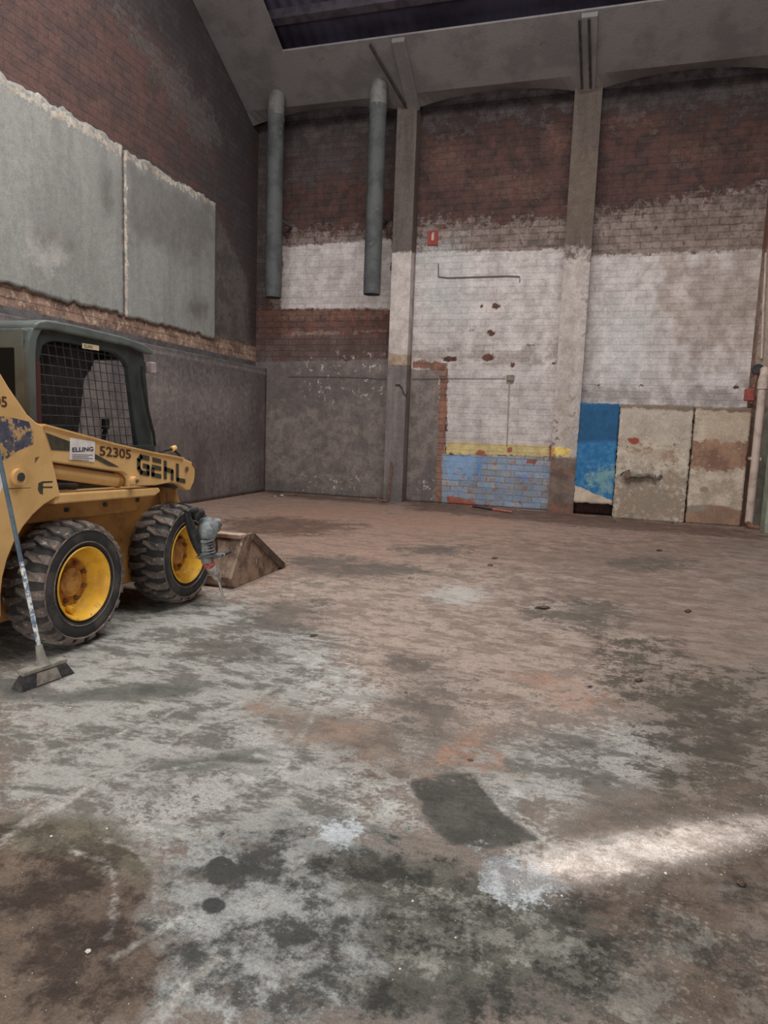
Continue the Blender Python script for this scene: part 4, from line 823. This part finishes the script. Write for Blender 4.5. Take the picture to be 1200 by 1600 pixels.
# ---- wheels
discm = mat('stained_orange_disc', alb((190,134,50),1.2), alb((158,104,48),1.15), alb((110,72,46),1.1), scale=10, rough=.55, spot=18, slo=.58, shi=.66, bump=.03)  # stained rim colour, painted darker for the shade inside the dish
R, WD = .42, .30
def wheel(cx, cy, s):
    """s=+1 faces +X"""
    c = (cx, cy, R)
    def X(a): return cx+s*a
    # axial 0 = outer face, negative inward
    prof = [(-.035,.238),(-.012,.25),(.0,.275),(.006,.31),(.004,.345),(-.004,.363),(-.012,.372),(-.03,.385),(-.06,.390),(-.15,.394),(-.24,.390),(-.27,.385),(-.288,.372),(-.296,.34),(-.3,.30),(-.29,.25),(-.265,.238)]
    m = MB().lathe(c, [(s*a, r) for a, r in prof], 72)
    ty = m.build('wheel', sidem, L, smooth=True)
    m = MB(); N = 22
    for side in (0, 1):
        for k in range(N):
            a0 = 2*math.pi*(k+.5*side)/N
            # lug outline in (axial, angle): shoulder block bending to the centre
            pts = [(-.004,-.085),(-.004,.062),(-.075,.070),(-.115,.02),(-.172,-.035),(-.172,-.120),(-.105,-.095),(-.07,-.07)]
            if side: pts = [(-.30-p[0], p[1]) for p in pts]
            vs = []; n = len(pts)
            for lev, (sh, dr) in enumerate(((1.0, -.012), (.90, .0))):
                for ax, an in pts:
                    mid = -.09 if not side else -.21
                    axx = mid+(ax-mid)*sh; ann = -.025+(an+.025)*sh
                    edge = abs(ax+.15)/.15
                    rr_ = (R-.006 if lev else R-.03) - (.018*edge**4)
                    if lev == 0: rr_ = .382-.012*edge**4
                    vs.append((X(axx), cy+rr_*math.cos(a0+ann), R+rr_*math.sin(a0+ann)))
            m.add(vs, [tuple(range(n))[::-1], tuple(range(n, 2*n))]+[(i, (i+1) % n, n+(i+1) % n, n+i) for i in range(n)])
            # shoulder lug wrapping onto the side wall
            q = []
            axs = ((-.02,.398),(.006,.385),(.010,.366)) if not side else ((-.28,.398),(-.306,.385),(-.310,.366))
            for an in (-.085, .062):
                for ax, r_ in axs: q.append((X(ax), cy+r_*math.cos(a0+an), R+r_*math.sin(a0+an)))
                for ax, r_ in axs[::-1]:
                    ax2 = ax+(-.012 if not side else .012); q.append((X(ax2), cy+(r_-.022)*math.cos(a0+an), R+(r_-.022)*math.sin(a0+an)))
            m.add(q, [(0,1,2,3,4,5),(11,10,9,8,7,6)]+[(i, (i+1) % 6, 6+(i+1) % 6, 6+i) for i in range(6)])
    m.build('tread', tyrem, ty)
    # protective bead on the side wall
    m = MB().lathe(c, [(s*a, r) for a, r in [(.004,.352),(.010,.358),(.004,.366)]], 72).lathe(c, [(s*a, r) for a, r in [(.0,.272),(.006,.277),(.0,.283)]], 72)
    m.build('side_rib', tyrem, ty, smooth=True)
    rp = [(-.006,.246),(.002,.240),(-.004,.232),(-.03,.222),(-.06,.212),(-.085,.205),(-.10,.195),(-.112,.175),(-.118,.165),(-.128,.158)]
    MB().lathe(c, [(s*a, r) for a, r in rp], 56).build('rim', rimy, ty, smooth=True)
    MB().lathe(c, [(s*a, r) for a, r in [(-.124,.163),(-.129,.155),(-.13,.12),(-.13,.0)]], 48).build('wheel_disc', discm, ty, smooth=True)
    MB().lathe(c, [(s*a, r) for a, r in [(-.13,.098),(-.112,.095),(-.108,.088),(-.108,.0)]], 40).build('hub', mat('hub_paint', alb((196,150,84),1.25), alb((164,118,72),1.2), scale=16, bump=.05) if 'hub_paint' not in bpy.data.materials else bpy.data.materials['hub_paint'], ty, smooth=True)
    for k in range(8):
        a = 2*math.pi*(k+.5)/8; p = (X(-.132), cy+.128*math.cos(a), R+.128*math.sin(a))
        MB().tube([p, (X(-.108), p[1], p[2])], .016, 6).build('wheel_nut', rust, ty)
    p = (X(-.10), cy-.05, R-.165)
    if s == 1: MB().tube([p, (X(-.05), p[1]-.01, p[2]-.008)], .022, 12).build('valve_boss', rimy, ty, smooth=True)
    return ty
for (yy) in (3.66, 4.87):
    wheel(-3.13, yy, 1); wheel(2*XC+3.13, yy, -1)
MB().tube([(-4.6, 3.66, .42), (-3.3, 3.66, .42)], .07, 16).build('axle', blackm, L)
MB().tube([(-4.6, 4.87, .42), (-3.3, 4.87, .42)], .07, 16).build('axle', blackm, L)

# ---- bucket
dmud = mat('dark_muddy_steel', alb((86,70,60),1.35), alb((64,54,48),1.3), alb((120,100,86),1.3), scale=10, rough=.85, bump=.3)
BX0, BX1 = -4.87, -3.06
bprof = [(5.48,.02),(5.44,.10),(5.66,.445),(5.72,.47),(5.86,.47),(6.56,.05),(6.56,.0),(5.52,.0)]
m = MB()
shell = [(5.47,.10),(5.66,.45),(5.69,.45),(5.52,.10),(5.56,.035),(6.56,.03),(6.60,.005),(5.51,.0),(5.475,.03)]
m.plate(BX0+.01, BX1-.01, shell); bk = m.build('bucket', mud, L, bevel=.004)
MB().plate(BX1-.03, BX1, bprof).build('side_plate', mud, bk, bevel=.006); MB().plate(BX0, BX0+.03, bprof).build('side_plate', mud, bk, bevel=.006)
MB().box((BX0, 5.63, .435), (BX1-.02, 5.76, .475)).build('top_rail', mat('pale_muddy_steel', alb((160,140,124),1.4), alb((128,108,94),1.4), scale=8), bk, bevel=.006)
d_ = np.array((0, .70, -.42)); nn = np.array((0, .42, .70)); nn /= np.linalg.norm(nn); dn = d_/np.linalg.norm(d_)
for X in (BX1, BX0):
    MB().obox(np.array((X, 6.21, .262))-nn*.045, (.014,0,0), dn*.42, nn*.04).build('edge_strip', dmud, bk, bevel=.004)
MB().box((BX0, 6.40, .0), (BX1, 6.63, .018)).build('cutting_edge', mud, bk)
MB().box((-4.5, 5.32, .08), (-3.4, 5.46, .44)).build('quick_attach_plate', yel2, L, bevel=.01)

# =================================================================== DEMOLITION HAMMER leaning on the front wheel
tip = np.array(on_floor(353, 948, .0)); top = np.array(on_x(312, 812, -2.985))
dirv = (top-tip)/np.linalg.norm(top-tip)
HM = empty('demolition_hammer', tuple(tip), 'dusty grey demolition hammer leaning point down on the front wheel', 'power tool')
gbody = mat('dusty_grey_casing', alb((116,122,122),1.45), alb((84,88,90),1.4), alb((170,172,168),1.4), scale=14, rough=.6, spot=26, slo=.58)
blkp = mat('black_plastic', (.02,.021,.024,1), (.05,.05,.05,1), scale=14, rough=.5)
def hx(x, y, X): return np.array(on_x(x, y, X))
MB().tube([tip+(0,0,.004), hx(341,906,-2.90)], [.006,.013], 10).build('chisel', mat('bright_steel', alb((120,116,112),1.4), rough=.4, metal=.3, bump=0), HM)
MB().tube([hx(342,909,-2.90), hx(339,900,-2.91), hx(333,890,-2.92), hx(328,884,-2.93)], [.018,.040,.045,.040], 14).build('nose', mat('dusty_steel', alb((160,152,146),1.4), alb((118,110,106),1.4), scale=20), HM, smooth=True)
MB().tube([hx(328,884,-2.93), hx(324,877,-2.94)], [.045,.045], 14).build('red_collar', mat('faded_red', alb((172,96,86),1.4), alb((120,60,54),1.3), scale=30), HM, smooth=True)
MB().tube([hx(324,878,-2.94), hx(318,858,-2.96), hx(318,845,-2.97)], [.046,.050,.052], 16).build('barrel', gbody, HM, smooth=True)
a, b = hx(320,846,-2.97), hx(327,816,-3.0)
MB().tube([a, a*.75+b*.25, a*.3+b*.7, b, b+(b-a)*.12], [.050,.078,.085,.078,.05], 18).build('motor_casing', gbody, HM, smooth=True)
a = hx(336,822,-2.98); MB().obox(a, (.035,0,0), (0,.05,.01), (0,.0,.055)).build('switch_housing', gbody, HM, bevel=.02, seg=3)
MB().tube([hx(306,812,-3.04), hx(306,803,-3.04), hx(316,801,-3.02)], [.035,.045,.035], 12).build('rear_cap', blkp, HM, smooth=True)
hd = [hx(x, y, X) for x, y, X in [(291,801,-3.05),(294,812,-3.04),(299,826,-3.03),(304,840,-3.01),(308,852,-2.99),(313,864,-2.97)]]
MB().tube(hd, [.022,.032,.038,.040,.036,.028], 14).build('handle_grip', blkp, HM, smooth=True)
MB().tube([hx(291,801,-3.05), hx(297,797,-3.04), hx(307,799,-3.03)], [.022,.02,.024], 12).build('handle_bridge', blkp, HM, smooth=True)
cd = []
ax0, ax1 = hx(324,872,-2.94), hx(320,845,-2.965)
for k in range(90):
    u = k/89; ctr = ax0*(1-u)+ax1*u; an = 2*math.pi*6*u; d = ax1-ax0; d /= np.linalg.norm(d)
    p_ = np.cross(d, (1,0,0)); p_ /= np.linalg.norm(p_); q_ = np.cross(d, p_)
    cd.append(ctr+(.062+.008*math.sin(7*u))*(math.cos(an)*p_+math.sin(an)*q_))
MB().tube(cd, .0085, 7).build('wound_cord', mat('dusty_cord', alb((98,98,98),1.4), alb((66,66,66),1.3), scale=30), HM, smooth=True)
MB().tube([hx(330,872,-2.94), hx(338,868,-2.90), hx(350,867,-2.87)], [.020,.022,.018], 10).build('side_handle', gbody, HM, smooth=True)
MB().tube([hx(346,868,-2.87), hx(352,866,-2.87), hx(361,862,-2.86)], [.010,.012,.011], 8).build('plug_cable', blkp, HM, smooth=True)
MB().tube([hx(338,840,-2.98), hx(339,852,-2.96), hx(338,866,-2.93)], .011, 8).build('cable_loop', blkp, HM, smooth=True)
MB().tube([hx(336,815,-3.0), hx(343,816,-2.98), hx(346,821,-2.98)], .007, 7).build('cable_end', blkp, HM, smooth=True)

# =================================================================== PUSH BROOM leaning on the loader
A = np.array(on_floor(33, 1083)); B = np.array(on_floor(117, 1052)); C_ = np.array(on_floor(39, 1058, .085)); D_ = np.array(on_floor(104, 1036, .085))
BR = empty('push_broom', tuple((A+B)/2), 'push broom with paint-spattered blue handle leaning on the loader', 'broom')
back = np.array((-.075, .02, 0))
brs = mat('black_bristles', alb((60,60,60),1.3), alb((80,79,77),1.3), scale=30, rough=.9, bump=.6, bs=90)
m = MB(); m.add([A, B, D_, C_, A+back*1.3, B+back*1.3, D_+back*.7, C_+back*.7], [(0,1,2,3),(5,4,7,6),(0,4,5,1),(1,5,6,2),(2,6,7,3),(3,7,4,0)])
m.build('bristles', brs, BR)
def onface(u, v, off=.002): # u along, v up
    lo = A*(1-u)+B*u; hi = C_*(1-u)+D_*u; p = lo*(1-v)+hi*v
    n_ = np.cross(B-A, C_-A); n_ /= np.linalg.norm(n_); n_ = n_ if n_[0] > 0 else -n_
    return p+n_*off
m = MB(); q = [onface(.27,.10), onface(.74,.10), onface(.74,.97), onface(.27,.97)]; nn_ = onface(.5,.5,.004)-onface(.5,.5,.002)
m.prism(q, nn_); m.build('pale_band', mat('dusty_label', alb((150,142,134),1.4), alb((124,118,110),1.4), scale=20, bump=.3, bs=90), BR)
m = MB(); up = np.array((0, 0, .028)); ex = (D_-C_)*.03
m.add([C_-ex, D_+ex, D_+ex+back*.9, C_-ex+back*.9, C_-ex+up, D_+ex+up, D_+ex+back*.9+up, C_-ex+back*.9+up], [(0,3,2,1),(4,5,6,7),(0,1,5,4),(1,2,6,5),(2,3,7,6),(3,0,4,7)])
m.build('head_block', mat('dusty_block', alb((132,128,118),1.4), alb((108,105,98),1.4), scale=12), BR, bevel=.008)
mid = (C_+D_)/2+back*.45+up; top = np.array(on_x(-4, 700, -3.165))
sk = mid+(top-mid)*.09
MB().tube([mid-(0,0,.01), mid+(top-mid)*.03, sk], [.045,.026,.018], 14).build('socket', bpy.data.materials['dusty_block'], BR, smooth=True)
k1 = mid+(top-mid)*.48
MB().tube([sk-(top-mid)*.01, k1], .0125, 12).build('handle_lower', mat('spattered_handle', alb((104,122,142),1.4), alb((86,102,122),1.4), alb((206,206,202),1.3), scale=14, spot=30, slo=.46, shi=.54, bump=.03), BR, smooth=True)
MB().tube([k1-(top-mid)*.002, top], .0127, 12).build('handle_upper', mat('blue_grey_handle', alb((82,98,110),1.3), alb((70,84,96),1.3), scale=12, bump=.02), BR, smooth=True)

# =================================================================== loose bits on the floor
stonew = mat('pale_stone', alb((196,190,178),1.35), alb((168,160,148),1.3), scale=30, bump=.3); stoned = mat('dark_clod', alb((82,68,58),1.3), alb((62,52,46),1.3), scale=30, bump=.4)
def rock(name, px, py, r, mt, label, group, flat=.6, cat='stone'):
    p = on_floor(px, py); rr = random.Random(int(px*7+py)); m = MB(); n1, n2 = 7, 5; vs = []
    for j in range(n2+1):
        th = math.pi*j/n2
        for i in range(n1):
            ph = 2*math.pi*i/n1+.3*j; q = r*rr.uniform(.75, 1.2)
            vs.append((p[0]+q*math.sin(th)*math.cos(ph), p[1]+q*math.sin(th)*math.sin(ph)*rr.uniform(.7, 1), max(0, r*flat*.85+q*flat*math.cos(th))))
    fs = [(j*n1+i, j*n1+(i+1) % n1, (j+1)*n1+(i+1) % n1, (j+1)*n1+i) for j in range(n2) for i in range(n1)]
    return tag(m.add(vs, fs).build(name, mt), label, cat, group)
rock('stone_chip', 138, 1488, .009, stonew, 'largest pale stone chip on the brown floor patch at lower left', None, .5)
rock('dirt_clod', 1158, 1383, .016, stoned, 'dark clod of dirt on the brown floor right of the powder', None, .5, 'clod')
PB = {80: 'tiny pale pebble on the olive rim of the brown patch, leftmost of two', 167: 'tiny pale pebble on the olive rim of the brown patch, right of its neighbour',
      245: 'tiny pale pebble on grey floor, farthest right of three in front of the broom', 110: 'tiny pale pebble on grey floor nearest the broom head', 230: 'tiny pale pebble just beyond the dark swept band, right of the broom',
      645: 'tiny pale pebble in the dark damp floor left of the bluish powder', 878: 'tiny pale pebble at the near edge of the bluish powder', 712: 'tiny pale pebble in the dark floor below the powder streak',
      625: 'lowest tiny pale pebble near the bottom middle of the floor', 1040: 'tiny pale pebble just below the right part of the powder streak'}
for (x, y, r) in [(80,1308,.006),(167,1296,.005),(245,1120,.006),(110,1107,.006),(230,1105,.006),(645,1409,.005),(878,1401,.005),(712,1466,.004),(625,1515,.004),(1040,1366,.006)]:
    rock('pebble', x, y, r, stonew, PB[x], 'pale pebbles on the floor', .7, 'pebble')
RB = {440: 'middle pale rubble piece of three at the left foot of the back wall', 462: 'pale-brown rubble piece at the wall foot, rightmost of the three near the corner', 430: 'smallest pale rubble piece at the wall foot, nearest the corner',
      1050: 'dark rubble piece at the foot of the cream plaster, toward its right edge', 960: 'dark rubble piece at the left foot of the cream plaster facing'}
for (x, y, r) in [(440,775,.05),(462,775,.04),(430,776,.03),(1050,818,.03),(960,815,.03)]:
    rock('rubble_piece', x, y, r, stonew if x < 445 else stoned, RB[x], 'rubble at the wall foot', .35, 'rubble')
CL = {848: 'wide flat dark clod right of the pale grey floor patch', 773: 'dark clod in mid floor, farther one of a close pair', 766: 'dark clod in mid floor, nearer one of a close pair',
      998: 'dark clod at the left edge of the dark damp floor area', 1030: 'flat dark clod lying nearest the cream plaster facing', 1075: 'small dark clod in the brown dust at right, beyond the damp area',
      735: 'small clod in the reddish dust just beyond the dark rectangular stain'}
for (x, y, r) in [(848,950,.04),(773,873,.03),(766,884,.03),(998,1063,.02),(1030,860,.035),(1075,955,.02),(735,1188,.014)]:
    rock('dirt_clod', x, y, r, stoned, CL[x], 'dark clods on the dusty floor', .22, 'clod')
# grit around the powder streak: nobody could count it
m = MB(); rr = random.Random(4)
for k in range(650):
    u = rr.random(); cx0 = 800+u*420; cy0 = 1385-u*105+rr.gauss(0, 16+u*14); 
    p = on_floor(cx0, cy0); r = rr.choice((.0008,.001,.0014,.0024))*(1+rr.random()*.7)
    m.add([p+(r,0,0), p+(0,r,0), p+(-r,0,0), p+(0,-r,0), p+(0,0,r*1.1)], [(0,1,4),(1,2,4),(2,3,4),(3,0,4)])
for k in range(260):
    cx0 = rr.uniform(0, 1200); cy0 = rr.uniform(1100, 1600); p = on_floor(cx0, cy0); r = rr.choice((.0006,.0009,.0013))*(1+rr.random()*.7)
    m.add([p+(r,0,0), p+(0,r,0), p+(-r,0,0), p+(0,-r,0), p+(0,0,r*1.1)], [(0,1,4),(1,2,4),(2,3,4),(3,0,4)])
gr = tag(m.build('scattered_grit', stonew), 'fine pale grit scattered over the powder streak and floor', 'grit'); gr['kind'] = 'stuff'
for o in bpy.data.objects:
    if '_o' in o: del o['_o']
